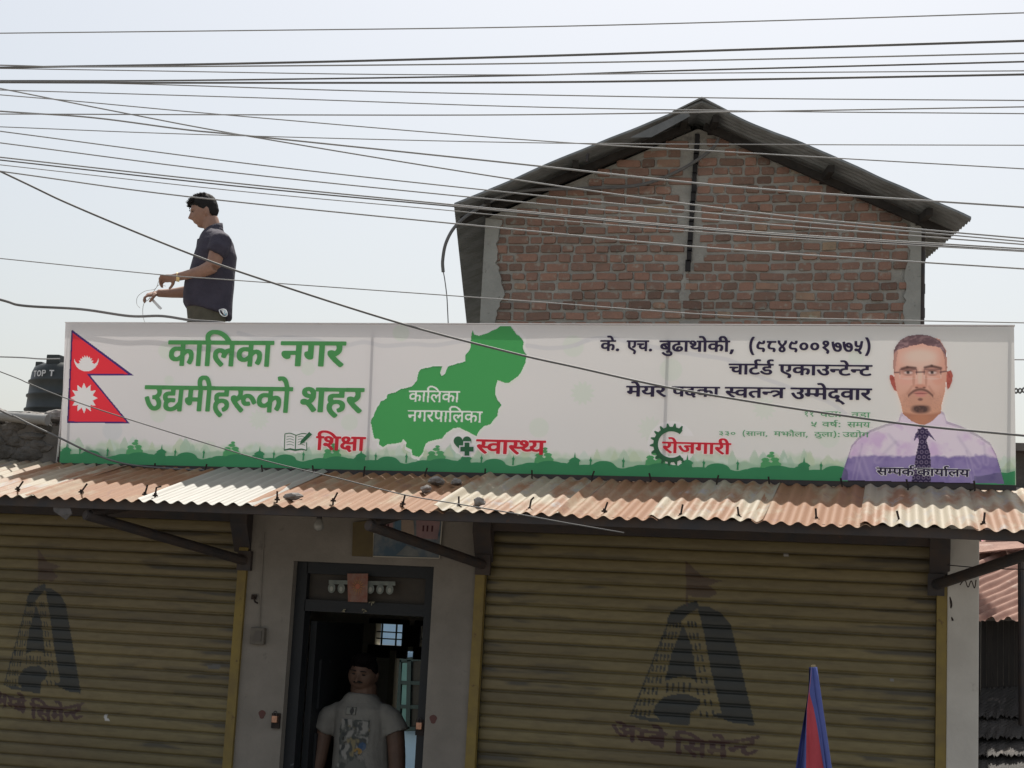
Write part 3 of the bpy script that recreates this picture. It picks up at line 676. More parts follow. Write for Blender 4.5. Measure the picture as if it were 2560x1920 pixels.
# ------------------------------------------------------------------ shared materials
M = {}
M['plaster'] = pmat('grey_plaster', (.235, .215, .19), (.18, .165, .145), 3, 8, .9, bump=.25, bscale=40, c3=(.12, .11, .1), c3scale=9, c3lo=.62, c3hi=.75)
M['concrete'] = pmat('raw_concrete', (.2, .19, .18), (.12, .115, .11), 4, 8, .95, bump=.4, bscale=25)
M['darkconc'] = pmat('sooty_concrete', (.17, .155, .14), (.08, .075, .068), 3, 8, .95, bump=.5, bscale=18)
M['steel'] = pmat('dark_painted_steel', (.035, .035, .04), (.06, .045, .038), 8, 6, .6, c3=(.1, .05, .03), c3scale=25, c3lo=.66, c3hi=.74)
M['rustiron'] = pmat('rusty_iron', (.045, .03, .024), (.02, .016, .015), 30, 5, .8)
M['navy'] = pmat('navy_painted_wood', (.012, .015, .019), (.016, .018, .021), 5, 6, .55, bump=.1, bscale=30, c3=(.09, .1, .11), c3scale=14, c3lo=.68, c3hi=.74)
M['yellowrail'] = pmat('yellow_rail_paint', (.23, .17, .045), (.17, .125, .045), 7, 6, .6, c3=(.1, .06, .03), c3scale=20, c3lo=.64, c3hi=.72)
M['zincwhite'] = pmat('new_zinc_sheet', (.285, .275, .245), (.25, .24, .21), 5, 6, .5, stretch=(3, .6, 1), c3=(.3, .2, .14), c3scale=22, c3lo=.68, c3hi=.75)
M['cream'] = pmat('weathered_zinc_sheet', (.30, .26, .19), (.225, .112, .056), 2.6, 8, .62, stretch=(2.4, .7, 1), lo=.46, hi=.6, c3=(.25, .245, .24), c3scale=5, c3lo=.56, c3hi=.7)
M['rustsheet'] = pmat('rusted_zinc_sheet', (.228, .112, .056), (.275, .205, .135), 2.4, 8, .7, stretch=(2.4, .7, 1), lo=.5, hi=.64, c3=(.17, .08, .055), c3scale=7, c3lo=.58, c3hi=.72)
M['darksheet'] = pmat('dark_aged_sheet', (.05, .052, .05), (.09, .09, .085), 4, 7, .6, stretch=(1, 4, 1), bump=.1)
M['rock'] = pmat('grey_stone', (.3, .28, .26), (.16, .15, .14), 14, 6, .95, bump=.5, bscale=40)
M['ground'] = pmat('dusty_ground', (.26, .23, .19), (.2, .18, .15), .8, 8, .95, bump=.3, bscale=9)
M['dusty_road'] = pmat('dusty_road', (.2, .185, .165), (.26, .235, .205), .7, 8, .9, bump=.3, bscale=60)

# ------------------------------------------------------------------ ground and street
MB().flat([(-300, -300, -.12), (300, -300, -.12), (300, 300, -.12), (-300, 300, -.12)]).build('ground', M['ground'], kind='structure')
MB().box((0, -8.5, -.1), (300, 9, .03)).build('road', M['dusty_road'], kind='structure')
MB().box((-3, -1.6, -.06), (60, 3.1, .12)).build('pavement', M['concrete'], kind='structure')

# ------------------------------------------------------------------ the shop
shop = root('shop_building', (-3.0, 0, 0), 'long low grey plastered shop under a rusted tin awning with two yellow roller shutters', 'shop')
XL, XR = -7.6, .425
DX0, DX1 = U(717, 1650, 0).x, U(1080, 1500, 0).x
DZ = U(900, 1409, 0).z
S0, S1 = U(1186, 1500, 0).x, U(2368, 1500, 0).x          # right shutter
T0, T1 = -6.75, U(613, 1500, 0).x                         # left shutter
SZ = 2.50
WT = .23
w = MB()
for x0, x1, z0, z1 in ((XL, T0, 0, 2.76), (T1, DX0, 0, 2.76), (DX1, S0, 0, 2.76), (DX0, DX1, DZ, 2.76), (T0, T1, SZ, 2.76), (S0, S1, SZ, 2.76)):
    w.box(((x0 + x1) / 2, WT / 2, (z0 + z1) / 2), (x1 - x0, WT, z1 - z0))
w.box((XR - .115, 1.8, 1.36), (.23, 3.14, 2.72)).box((XL + .115, 1.8, 1.36), (.23, 3.14, 2.72))
wall = w.build('wall', M['plaster'], shop)
MB().box(((S1 + XR) / 2, WT / 2 - .015, 1.385), (XR - S1, WT + .03, 2.77)).build('pillar', pmat('lit_pillar_plaster', (.5, .48, .44), (.42, .4, .365), 3, 8, .9, bump=.2, bscale=40, c3=(.3, .28, .25), c3scale=10, c3lo=.66, c3hi=.76), shop, bevel=.008)  # painted paler than the wall to stand for light from the open right
MB().box(((XL + XR) / 2, 1.86, 2.76), (XR - XL + .1, 3.2, .08)).build('roof_slab', M['concrete'], shop)
MB().box((-3.6, 1.8, .02), (7.8, 3.1, .08)).build('floor', M['darkconc'], shop)
# the room behind the door: partition, rear wall with its door and vent
IW = pmat('dim_room_paint', (.62, .6, .52), (.52, .5, .44), 3, 6, .9)
bx0, bx1 = U(984, 1650, 3.2).x, U(1068, 1650, 3.2).x
bz, vz0, vz1 = U(1020, 1628, 3.2).z, U(950, 1612, 3.2).z, U(950, 1559, 3.2).z
vx0, vx1 = U(937, 1590, 3.2).x, U(1006, 1590, 3.2).x
vx2, vx3 = U(1051, 1590, 3.2).x, U(1072, 1590, 3.2).x
rw = MB()
for x0, x1, z0, z1 in ((-7.3, vx0, 0, 2.72), (vx3, .19, 0, 2.72), (vx0, vx3, vz1, 2.72), (vx0, vx3, bz, vz0), (vx1, vx2, vz0, vz1), (vx0, bx0, 0, bz), (bx1, vx3, 0, bz)):
    rw.box(((x0 + x1) / 2, 3.28, (z0 + z1) / 2), (x1 - x0, .14, z1 - z0))
rw.box((-4.62, 1.75, 1.36), (.1, 3.0, 2.72))
rw.build('interior_wall', IW, shop)
g = MB()
for fx in (.2, .72):
    x = vx0 + (vx1 - vx0) * fx
    g.bar((x, 3.24, vz0), (x, 3.24, vz1), .012)
for fz in (.3, .62):
    g.bar((vx0, 3.24, vz0 + (vz1 - vz0) * fz), (vx1, 3.24, vz0 + (vz1 - vz0) * fz), .01)
g.bar((vx2, 3.24, (vz0 + vz1) / 2 - .02), (vx3, 3.24, (vz0 + vz1) / 2 - .02), .01)
for x0, x1 in ((vx0, vx1), (vx2, vx3)):
    g.box(((x0 + x1) / 2, 3.2, vz1 + .02), (x1 - x0 + .1, .03, .04)).box(((x0 + x1) / 2, 3.2, vz0 - .05), (x1 - x0 + .1, .03, .1))
g.box(((vx1 + vx2) / 2, 3.2, (vz0 + vz1) / 2), (vx2 - vx1, .03, vz1 - vz0))
g.build('vent_grille', M['navy'], shop)
bd = MB()
for x in (bx0 - .0, bx1 + .0):
    bd.bar((x, 3.19, .05), (x, 3.19, bz), .05)
bdf = bd.build('rear_door_frame', pmat('pale_door_paint', (.5, .46, .36), (.4, .37, .3), 6), shop)

# front door: frame, header panel, leaf folded inwards
fr = MB()
yF = .11
hz = U(900, 1534, yF).z
for x in (DX0 + .035, DX1 - .03):
    fr.box((x, yF, DZ / 2), (.07, .1, DZ))
fr.box(((DX0 + DX1) / 2, yF, DZ - .035), (DX1 - DX0 - .13, .1, .07))
fr.box(((DX0 + DX1) / 2, yF, hz + .035), (DX1 - DX0 - .13, .1, .07))
door = fr.build('door_frame', M['navy'], shop)
MB().box(((DX0 + DX1) / 2, yF + .015, (DZ + hz) / 2), (DX1 - DX0 - .13, .03, DZ - hz - .138)).build('header_panel', pmat('brown_ply', (.055, .045, .035), (.035, .03, .026), 5, 6, .6), door)
lf = MB().box((DX0 + .09, .62, hz / 2 - .02), (.04, .88, hz - .08))
for z in (.35, 1.0, 1.45):
    lf.box((DX0 + .115, .62, z), (.016, .7, .3))
lf.build('door_leaf', M['navy'], door)
# reveal strips and red marks on the piers
for px, py in ((655, 1786), (1083, 1798)):
    c = U(px, py, -.002)
    MB().flat([c + Vector((.022 * math.cos(a) * (1 + .2 * math.sin(3 * a)), 0, .026 * math.sin(a))) for a in [k * math.pi / 8 for k in range(16)]]).build('red_mark', pmat('vermilion', (.12, .05, .045), (.1, .055, .05), 30), wall)

# ------------------------------------------------------------------ roller shutters
def cpx(x, y):
    return (1280 + x / 1.728, 960 + y / 1.728)


def cpl(x, y):
    return (((x - 800) * .62 + 195) / 1.728, ((y - 945) * .88 + 870) / 1.728 + 960)


DARK = [
    [(800, 960), (850, 962), (905, 990), (945, 1040), (1050, 1475), (905, 1420), (862, 1250), (830, 1080), (808, 990)],
    [(738, 1040), (770, 1110), (800, 1280), (745, 1262), (700, 1270), (660, 1285), (690, 1160)],
    [(608, 1420), (618, 1390), (650, 1355), (700, 1340), (760, 1340), (800, 1358), (808, 1380), (800, 1405), (772, 1420), (765, 1475), (700, 1468), (640, 1450)],
    [(860, 1430), (920, 1415), (1050, 1476), (960, 1465)], [(510, 1432), (600, 1440), (760, 1477), (560, 1452)],
    [(668, 1020), (686, 985), (735, 955), (800, 934), (806, 966), (755, 1000), (725, 1030), (695, 1040)], [(680, 1010), (688, 1010), (518, 1436), (510, 1434)]]
for r in range(9):
    f = r / 8
    for k in range(4):
        x = 672 - 148 * f + (14 + 5 * f) * (k + .6) + (4 if r == 0 else 0)
        y = 1022 + 385 * f
        DARK.append([(x, y), (x + 8, y), (x + 2, y + 30), (x - 6, y + 30)])
    for k in range(3):
        x = 757 + 52 * f + (15 + 12 * f) * k
        DARK.append([(x, y + 3), (x + 8, y + 3), (x + 12, y + 32), (x + 4, y + 32)])
for k in range(5):
    DARK.append([(668 + 24 * k, 1290), (676 + 24 * k, 1290), (674 + 24 * k, 1332), (666 + 24 * k, 1332)])
RED = [[(750, 768), (757, 768), (820, 830), (880, 845), (910, 850), (850, 870), (890, 903), (850, 925), (800, 920), (760, 915), (760, 962), (752, 962)]]


def arched(wd, x0, x1, yb0, yb1, h, sag):
    """painted word bent along a shallow arc, as outlines"""
    out, L, x = [], wlen(wd), 0
    for gl in WORDS[wd].split():
        for c in GLYPHS[gl][1]:
            P = []
            for a, b in contour(c, 3):
                t = (x + a / 1000) / L
                P.append((x0 + (x1 - x0) * t, yb0 + (yb1 - yb0) * t + sag * 4 * t * (1 - t) - b / 1000 / HEADLINE * h))
            out.append(P)
        x += GLYPHS[gl][0] / 1000
    return out


LETT = arched('ambe', 430, 665, 1508, 1572, 68, 12) + arched('cement', 700, 1062, 1590, 1590, 72, 22)


def shutter(x0, x1, tf, seed, label_extra):
    ny_per, p = 10, .0725
    n = int((SZ - .04) / p)
    zz, yy = [], []
    for i in range(n):
        for k in range(ny_per):
            t = k / ny_per
            zz.append(SZ - (i + t) * p)
            yy.append(.05 + (.017 if t == 0 else (-.005, -.0064, -.007, -.0074, -.0076, -.0076, -.0074, -.0068, -.0055)[k - 1]))
    zz, yy = np.array(zz), np.array(yy)
    xs = np.arange(x0, x1 + .001, .0068)
    X, Z = np.meshgrid(xs, zz)
    Y = np.repeat(yy[:, None], len(xs), 1) + .004 * (vnoise(X * .9 + seed, Z * .7, 2) - .5)
    P = np.stack([X, Y, Z], -1)
    px, py = proj(P.reshape(-1, 3))
    px, py = px.reshape(X.shape), py.reshape(X.shape)
    slat = np.floor((SZ - Z) / p)
    tone = np.array([_rs.rand() for _ in range(n + 2)])[slat.astype(int)]
    base = np.array([.158, .127, .054]) * np.ones(X.shape + (1,))
    base *= (.82 + .3 * tone + .35 * (vnoise(X * 1.7, Z * 5 + seed, 4) - .5))[..., None]
    # brownish dirt fields and long dark scuffs that start at the rails
    d = np.clip((vnoise(X * .8 + 3, Z * 1.1 + seed, 3) - .5) * 2.5, 0, .8)[..., None]
    base = base * (1 - d * .35) + np.array([.105, .068, .046]) * d * .35
    edge = np.minimum(X - x0, x1 - X)
    sc = vnoise(X * 2.2 + seed * 3, slat * 7.3 + (SZ - Z) / p % 1 * 1.5, 4)
    fr_ = (SZ - Z) / p % 1
    scuff = np.clip((sc - .43 - edge * .34) * 9, 0, 1) * np.clip(1.5 - np.abs(fr_ - .28) * 5, 0, 1)
    sc2 = np.clip((vnoise(X * 2.6 + 9, slat * 5.7 + seed + fr_ * .9, 4) - .6) * 7, 0, .6) * np.clip(1.4 - np.abs(fr_ - .85) * 4, 0, 1)
    sc2 = sc2 + .6 * (fr_ < .05)  # also darkens the joint row of every slat
    grime_and_joints = np.clip(scuff * .8 + sc2 * .7, 0, .8)[..., None]
    base = base * (1 - grime_and_joints) + np.array([.03, .027, .023]) * grime_and_joints
    bolder = lambda mm: mm | np.roll(mm, 1, 1) | np.roll(mm, -1, 1) | np.roll(mm, 1, 0)
    wear = np.clip(1.25 - 1.1 * np.abs(vnoise(X * 5, Z * 22, 3) - .5) * 2, 0, 1)
    for polys, colr, op in ((DARK, (.015, .02, .021), .96), (RED, (.06, .032, .03), .72)):
        m = np.zeros(X.shape, bool)
        for q in polys:
            m |= inpoly(px, py, [tf(*v) for v in q])
        o = (m * op * (.88 + .12 * wear))[..., None]
        base = base * (1 - o) + np.array(colr) * o
    m = np.zeros(X.shape, bool)
    for q in LETT:
        m ^= inpoly(px, py, [tf(*v) for v in q])
    o = (bolder(m) * .95 * np.clip(wear + .2, 0, 1))[..., None]
    base = base * (1 - o) + np.array((.052, .021, .021)) * o
    for x_, y_, w_, h_, q_ in ((264, 1794, 3, 7, .5), (268, 1800, 5, 3, .5), (1966, 1388, 6, 3, .5), (535, 1667, 16, 5, .09), (1700, 1320, 5, 3, .3), (2230, 1700, 4, 3, .2)):
        o = ((np.abs(px - x_) < w_) & (np.abs(py - y_) < h_))[..., None]
        base = np.where(o, q_, base)
    ob = gridmesh('roller_shutter', P, base, M['shutter'], shop)
    for x, s in ((x0 - .028, 1), (x1 + .028, -1)):
        MB().box((x, .0, SZ / 2 - .12), (.06, .05, SZ - .24)).build('guide_rail', M['yellowrail'], ob, bevel=.006)
        b = MB()
        b.prism([(x - s * .04, -.1, SZ + .02), (x - s * .04, .0, SZ + .02), (x - s * .04, .0, SZ - .27), (x - s * .04, -.04, SZ - .2), (x - s * .04, -.1, SZ - .1)], (s * .11, 0, 0))
        b.build('drum_bracket', M['steel'], ob, bevel=.004)
    MB().box(((x0 + x1) / 2, -.035, 2.47), (x1 - x0 + .04, .06, .11)).build('gap_shade_bar', M['steel'], ob)  # dark bar added to make the shaded gap above the shutter
    return ob


M['shutter'] = pmat('painted_shutter_steel', (.2, .17, .09), (.72, .7, .66), 9, 5, .45, stretch=(1, 1, 5), attr='paint', spec=.5, lo=.4, hi=.75)
shutter(S0 + .06, S1 - .055, cpx, 1.7, '')
shutter(T0 + .06, T1 - .055, cpl, 5.2, '')

# ------------------------------------------------------------------ tin awning with its struts and bolts
EY, EZ, TY, TZ = -1.15, 2.437, .02, 2.757
slope = (TZ - EZ) / (TY - EY)
zr = lambda y: EZ + (y - EY) * slope
aw = MB()
AX = U(2598, 1325, EY).x
aw.bar((XL + .6, EY + .06, zr(EY + .06) - .038), (AX, EY + .06, zr(EY + .06) - .038), .04, .048)
aw.bar((XL + .6, -.5, zr(-.5) - .05), (AX, -.5, zr(-.5) - .05), .04, .06)
aw.bar((XL + .6, -.06, zr(-.06) - .05), (AX, -.06, zr(-.06) - .05), .04, .06)
ends = [(U(225, 1290, -1.05), U(612, 1402, -.02)), (U(930, 1316, -1.05), U(1208, 1412, -.02)), (U(2610, 1372, -1.05), U(2340, 1462, -.02))]
for o_, i_ in ends:
    aw.tube([(o_.x, EY + .1, zr(EY + .1) - .095), (o_.x + (i_.x - o_.x) * .8, -.02, zr(-.02) - .1)], .029, 12)
awning = aw.build('awning', M['steel'], shop)
for o_, i_ in ends:
    d = (i_ - o_).normalized()
    ring = MB().tube([o_ - d * .03, i_], .0295, 14)
    ring.tube([o_ - d * .034, o_ - d * .02], .024, 14)
    ring.box(i_ + Vector((0, .0, 0)), (.09, .03, .12))
    ring.build('strut', M['steel'], awning, smooth=False)

bounds = [U(x, 1255, EY).x for x in (-640, -310, 60, 345, 612, 1085, 1395, 1620, 1880, 2150, 2420, 2600)]
kinds = ['cream', 'rustsheet', 'cream', 'rustsheet', 'zincwhite', 'rustsheet', 'cream', 'rustsheet', 'cream', 'rustsheet', 'cream']
kinds = ['cream', 'cream', 'rustsheet', 'zincwhite', 'rustsheet', 'cream', 'rustsheet', 'cream', 'rustsheet', 'cream', 'cream']
PIT = .0815
for k in range(len(bounds) - 1):
    a, b = bounds[k], bounds[k + 1] + .06
    xs = np.arange(a, b, PIT / 8)
    ys = np.linspace(EY + R.uniform(-.012, .012), TY, 14)
    X, Y = np.meshgrid(xs, ys)
    lift = .006 * (k % 2) + .022 * np.exp(-(X - a) / .05) * (.35 + (k in (2, 5, 6)) * .9) * np.clip(1.1 - np.abs((Y - EY) / (TY - EY) - .35), 0, 1)
    Z = zr(Y) + .0095 * np.cos(2 * np.pi * X / PIT) + lift + .012 * (vnoise(X * 1.2, Y * 1.5 + k, 2) - .5) + .004 * (vnoise(X * 6, Y * 3 + k, 2) - .5)
    P = np.stack([X, Y, Z], -1)
    P2 = np.concatenate([P, P[::-1] - np.array([0, 0, .0014])], 0)
    P2 = np.concatenate([P2, P2[:1]], 0)
    gridmesh('roof_sheet', P2, None, M[kinds[k]], awning)

hooks = [((44, 1223), (58, 1203)), ((203, 1230), (218, 1209)), ((362, 1236), (369, 1212)), ((388, 1239), (391, 1219), (403, 1216)), ((693, 1249), (693, 1228)),
         ((833, 1252), (844, 1231)), ((1007, 1260), (1013, 1236)), ((1147, 1267), (1147, 1241)), ((1323, 1275), (1328, 1250), (1335, 1243)), ((1511, 1278), (1519, 1255)),
         ((1701, 1290), (1707, 1261)), ((1847, 1293), (1844, 1267)), ((2041, 1299), (2039, 1271)), ((2249, 1305), (2242, 1277)), ((2459, 1310), (2462, 1281))]
for h in hooks:
    p = [U(q[0], q[1], -1.04) for q in h]
    b = MB().tube([p[0] - Vector((0, 0, .03))] + p, .0055, 6)
    b.tube([p[0] - Vector((0, 0, .004)), p[0] + Vector((0, 0, .004))], .016, 8)
    b.tube([p[0] + Vector((0, 0, .004)), p[0] + Vector((0, 0, .014))], .009, 6)
    b.build('hook_bolt', M['rustiron'], awning)
for i, (x, y) in enumerate([(243, 1172), (387, 1172), (513, 1174), (656, 1177), (783, 1178), (910, 1180), (1063, 1184), (1212, 1186), (1330, 1190), (1480, 1192), (1627, 1198), (1792, 1203), (1923, 1207), (2105, 1211), (2270, 1214), (2437, 1218)]):
    p = U(x, y, -.12)
    MB().tube([p - Vector((0, 0, .03)), p, p + Vector((R.uniform(-.012, .012), 0, .035))], .0055, 6).build('hook_bolt', M['rustiron'], awning)

# stones and a loose strip lying on the tin
def rock(c, s, mat=None):
    bm = bmesh.new()
    bmesh.ops.create_icosphere(bm, subdivisions=3, radius=1)
    sd_ = R.uniform(0, 50)
    vs = []
    from mathutils import noise as mn
    for v in bm.verts:
        q = v.co.normalized()
        f = 1 + .35 * mn.noise(q * 1.3 + Vector((sd_, 0, 0))) + .15 * mn.noise(q * 3.1 + Vector((0, sd_, 0)))
        vs.append(Vector((q.x * f * s[0], q.y * f * s[1], q.z * f * s[2])) + Vector(c))
    fs = [tuple(v.index for v in f.verts) for f in bm.faces]
    bm.free()
    return vs, fs


for px, py, yy, s, lb in ((1091, 1213, -.42, (.05, .035, .026), 'pale grey stone with two humps lying on the tin awning'),
                          (1141, 1207, -.42, (.032, .03, .022), 'rounder grey stone just right of the two-humped stone on the awning'),
                          (1065, 1231, -.68, (.034, .025, .022), 'darker pitted stone below the two-humped stone on the awning'),
                          (1198, 1258, -1.0, (.032, .024, .024), 'small stone near the awning edge half white and half brown'),
                          (733, 1247, -1.0, (.055, .025, .02), 'dark crusty lump at the awning edge right of the white sheet')):
    c = U(px, py, yy)
    c.z = zr(yy) + .009 + s[2] * .8
    MB().add(*rock(c, s)).build('stone', M['rock'], smooth=False, label=lb, cat='stone', group='stones on the awning')

# ------------------------------------------------------------------ small things on the shop front
def thing_root(name, c, label, cat, group=None):
    return root(name, c, label, cat, group)


c = U(797, 1313, -.3)
bl = thing_root('light_bulb', (c.x, c.y, c.z), 'unlit white light bulb hanging under the awning left of the poster', 'light bulb')
prof = [(.001, -.034), (.014, -.032), (.026, -.022), (.031, -.006), (.029, .008), (.02, .026), (.014, .04)]
MB().lathe(prof, c, 20).build('glass', pmat('frosted_glass', (.3, .3, .28), rough=.25, spec=.5), bl, smooth=True)
MB().lathe([(.014, .04), (.016, .042), (.016, .075), (.008, .08), (.004, .12)], c, 14).build('socket', M['steel'], bl)

c = U(645, 1590, -.02)
sw = thing_root('switch_box', c, 'small dull switch box on the pier left of the door', 'switch box')
MB().box(c, (.092, .036, .1)).build('box', pmat('grimy_plastic', (.16, .145, .12), (.1, .09, .08), 12), sw, bevel=.006)
MB().box(c + Vector((.01, -.02, 0)), (.04, .008, .06)).build('switch', pmat('switch_plastic', (.11, .1, .09)), sw)
MB().tube(crv([U(648, 1568, -.008), U(652, 1480, -.008), U(656, 1400, -.008), U(660, 1330, -.008)]), .0035, 6).build('conduit', M['plaster'], sw)
c = U(640, 1500, -.02)
hk = MB().tube([c + Vector((-.02, .02, .02)), c + Vector((-.012, -.01, .012)), c + Vector((.004, -.02, -.012)), c + Vector((.02, -.012, -.02))], .006, 6)
hk.box(c + Vector((-.02, .012, .018)), (.03, .014, .03))
put(hk.build('wall_hook', M['rustiron']), label='rusty iron hook on the pier above the switch box', cat='hook')

# poster, board
pq = [U(x, y, -.012) for x, y in ((936, 1296), (1106, 1302), (1099, 1396), (932, 1391))]
pc = sum(pq, Vector()) / 4
pr = thing_root('wall_poster', pc, 'faded blue and pink paper poster above the door', 'poster')
P_ = lambda u, v, k=1: pq[0].lerp(pq[1], u).lerp(pq[3].lerp(pq[2], u), v) + Vector((0, -.0015 * k, 0))
MB().prism([P_(0, 0), P_(1, 0), P_(1, 1), P_(0, 1)], (0, .006, 0)).build('sheet', pmat('poster_paper', (.13, .16, .18), (.2, .2, .2), 7, 5, .7, c3=(.06, .1, .14), c3scale=4, c3lo=.45, c3hi=.6), pr)
ar = MB()
ar.flat([P_(.02, .05, 2), P_(.28, .05, 2), P_(.28, .42, 2), P_(.02, .36, 2)], 0)
ar.flat([P_(.62, 0, 2), P_(.97, .02, 2), P_(.95, .5, 2), P_(.64, .48, 2)], 0)
ar.flat([P_(.3, .02, 2), P_(.4, .02, 2), P_(.4, .5, 2), P_(.31, .45, 2)], 1)
ar.flat([P_(.4, 0, 2), P_(.58, .02, 2), P_(.62, .6, 2), P_(.42, .5, 2)], 2)
ar.flat([P_(.35, .95, 2), P_(.5, .68, 2), P_(.66, .8, 2), P_(.7, .97, 2)], 3)
for u0 in (.08, .15, .2, .72, .78, .85):
    ar.flat([P_(u0, .14, 3), P_(u0 + .025, .14, 3), P_(u0 + .025, .3, 3), P_(u0, .3, 3)], 4)
ar.build('print', [pmat('poster_pink', (.3, .19, .19), (.22, .15, .16), 8), pmat('poster_blue', (.07, .13, .2), (.1, .17, .22), 8), pmat('poster_cream', (.32, .26, .2), (.25, .19, .16), 9), pmat('poster_pale', (.2, .21, .21), (.12, .14, .15), 9), pmat('poster_ink', (.06, .02, .025))], pr)
e = MB()
for a, b in ((0, 0), (1, 0)):
    e.bar(P_(a, b, 3), P_(a, 1, 3), .006)
e.bar(P_(0, 1, 3), P_(1, 1, 3), .006)
e.build('edge_strip', pmat('pale_edge', (.4, .38, .33)), pr)
bq = [U(x, y, -.02) for x, y in ((882, 1306), (934, 1300), (932, 1392), (880, 1390))]
put(MB().prism(bq, (0, .018, 0)).build('board', pmat('brown_board', (.13, .1, .045), (.09, .07, .04), 6)), label='plain brownish yellow board beside the poster', cat='board')

# garland, picture and leaves over the door
gy = .045
gr_ = thing_root('paper_garland', U(890, 1470, gy), 'faded pale paper bunting with round tabs across the door header', 'garland')
gm = pmat('garland_paper', (.2, .22, .2), (.13, .15, .14), 20)
q = [U(822, 1450, gy), U(988, 1454, gy), U(988, 1464, gy), U(822, 1460, gy)]
MB().prism(q, (0, .004, 0)).build('band', gm, gr_)
for i, (x, y) in enumerate(((829, 1470), (853, 1471), (926, 1472), (950, 1473), (974, 1474))):
    cc = U(x, y, gy - .003)
    MB().prism([cc + Vector((.024 * math.cos(a), 0, .03 * math.sin(a))) for a in [k * math.pi / 6 for k in range(12)]], (0, .003, 0)).build('tab', gm, gr_)
    MB().prism([cc + Vector((.011 * math.cos(a), -.003, .015 * math.sin(a) - .004)) for a in [k * math.pi / 5 for k in range(10)]], (0, .002, 0), 0).build('tab_print', pmat('tab_print', (.3, .31, .28)), gr_)
pq2 = [U(x, y, gy - .02) for x, y in ((868, 1434), (920, 1434), (918, 1506), (870, 1504))]
pic = thing_root('devotional_picture', sum(pq2, Vector()) / 4, 'small red and orange paper picture pinned over the garland', 'picture')
MB().prism(pq2, (0, .004, 0)).build('sheet', pmat('picture_print', (.2, .07, .05), (.22, .14, .11), 25, 5, .6, c3=(.3, .15, .08), c3scale=40, c3lo=.6, c3hi=.68), pic)
cc = U(894, 1466, gy - .024)
st = MB()
for k in range(14):
    a = k * math.pi / 7
    st.flat([cc + Vector((.02 * math.cos(a - .1), 0, .022 * math.sin(a - .1))), cc + Vector((.045 * math.cos(a), 0, .055 * math.sin(a))), cc + Vector((.02 * math.cos(a + .1), 0, .022 * math.sin(a + .1)))])
st.build('rays', pmat('ray_print', (.4, .2, .06)), pic)
MB().flat([cc + Vector((.016 * math.cos(k * .7), -.001, .018 * math.sin(k * .7))) for k in range(9)]).build('face_print', pmat('face_print', (.36, .13, .08)), pic)
for i, (x, y, lb) in enumerate(((858, 1523, 'left of the two pale dry leaf tufts tucked under the door header'), (911, 1523, 'right of the two pale dry leaf tufts tucked under the door header'), (928, 1504, 'pale leaf tuft hanging just right of the red picture'))):
    cc = U(x, y, gy)
    t = MB()
    for k in range(5):
        a = R.uniform(0, 3.1)
        d = Vector((math.cos(a), 0, -abs(math.sin(a)))) * R.uniform(.012, .022)
        t.flat([cc, cc + d + Vector((.003, -.004, .004)), cc + d * 1.2, cc + d - Vector((.003, .004, .004))])
    put(t.build('leaf_tuft', pmat('dry_leaf', (.3, .28, .2), (.2, .18, .12), 30)), label=lb, cat='leaves', group='leaf tufts at the door')
for x, y, lb in ((687, 1798, 'copper coloured padlock on the left door jamb'), (1048, 1815, 'copper coloured padlock on the right door jamb')):
    cc = U(x, y, -.03 if x < 700 else .04)
    pk = thing_root('padlock', cc, lb, 'padlock', 'padlocks on the door')
    MB().box(cc, (.034, .02, .04)).build('body', pmat('copper', (.5, .26, .17), (.35, .2, .14), 30, rough=.4, metal=.6), pk, bevel=.004)
    MB().tube(crv([cc + Vector((-.01, 0, .02)), cc + Vector((-.009, 0, .04)), cc + Vector((0, 0, .048)), cc + Vector((.009, 0, .04)), cc + Vector((.01, 0, .02))], 4), .003, 6).build('shackle', M['steel'], pk)
    MB().box(cc + Vector((0, .035, -.01)), (.05, .05, .09)).build('hasp', M['rustiron'], pk)
# torn plastic at the awning's underside, wires on the pillar
tp = [U(132, 1262, -1.1), U(175, 1268, -1.1), U(180, 1284, -1.1), U(165, 1300, -1.08), U(148, 1288, -1.1), U(134, 1278, -1.1)]
put(MB().prism(tp, (0, .004, 0)).build('plastic_scrap', pmat('dull_plastic', (.12, .11, .11), (.08, .08, .08), 30)), label='torn scrap of plastic sheet hanging from the left end of the awning', cat='plastic sheet')
sc_ = MB()
sc_.tube(crv([U(2372, 1480, -.02), U(2378, 1510, -.03), U(2376, 1530, -.02), U(2382, 1552, -.03)]), .006, 6)
put(sc_.build('wire_scrap', M['rustiron']), label='dark wire end hanging down from the foot of the right strut', cat='wire')
sc_ = MB()
sc_.tube(crv([U(2400, 1462, -.2), U(2412, 1450, -.25), U(2420, 1468, -.22), U(2428, 1452, -.25), U(2436, 1470, -.2), U(2440, 1450, -.2)]), .003, 5)
put(sc_.build('wire_scrap', M['rustiron']), label='curly dark wire scrap under the right strut at the pillar edge', cat='wire')
put(MB().tube(crv([U(2362, 1412, -.03), U(2430, 1418, -.2), U(2500, 1422, -.4), U(2600, 1424, -.6)]), .0028, 6).build('thin_wire', M['steel']), label='thin dark wire running from the right pillar past the strut', cat='wire')
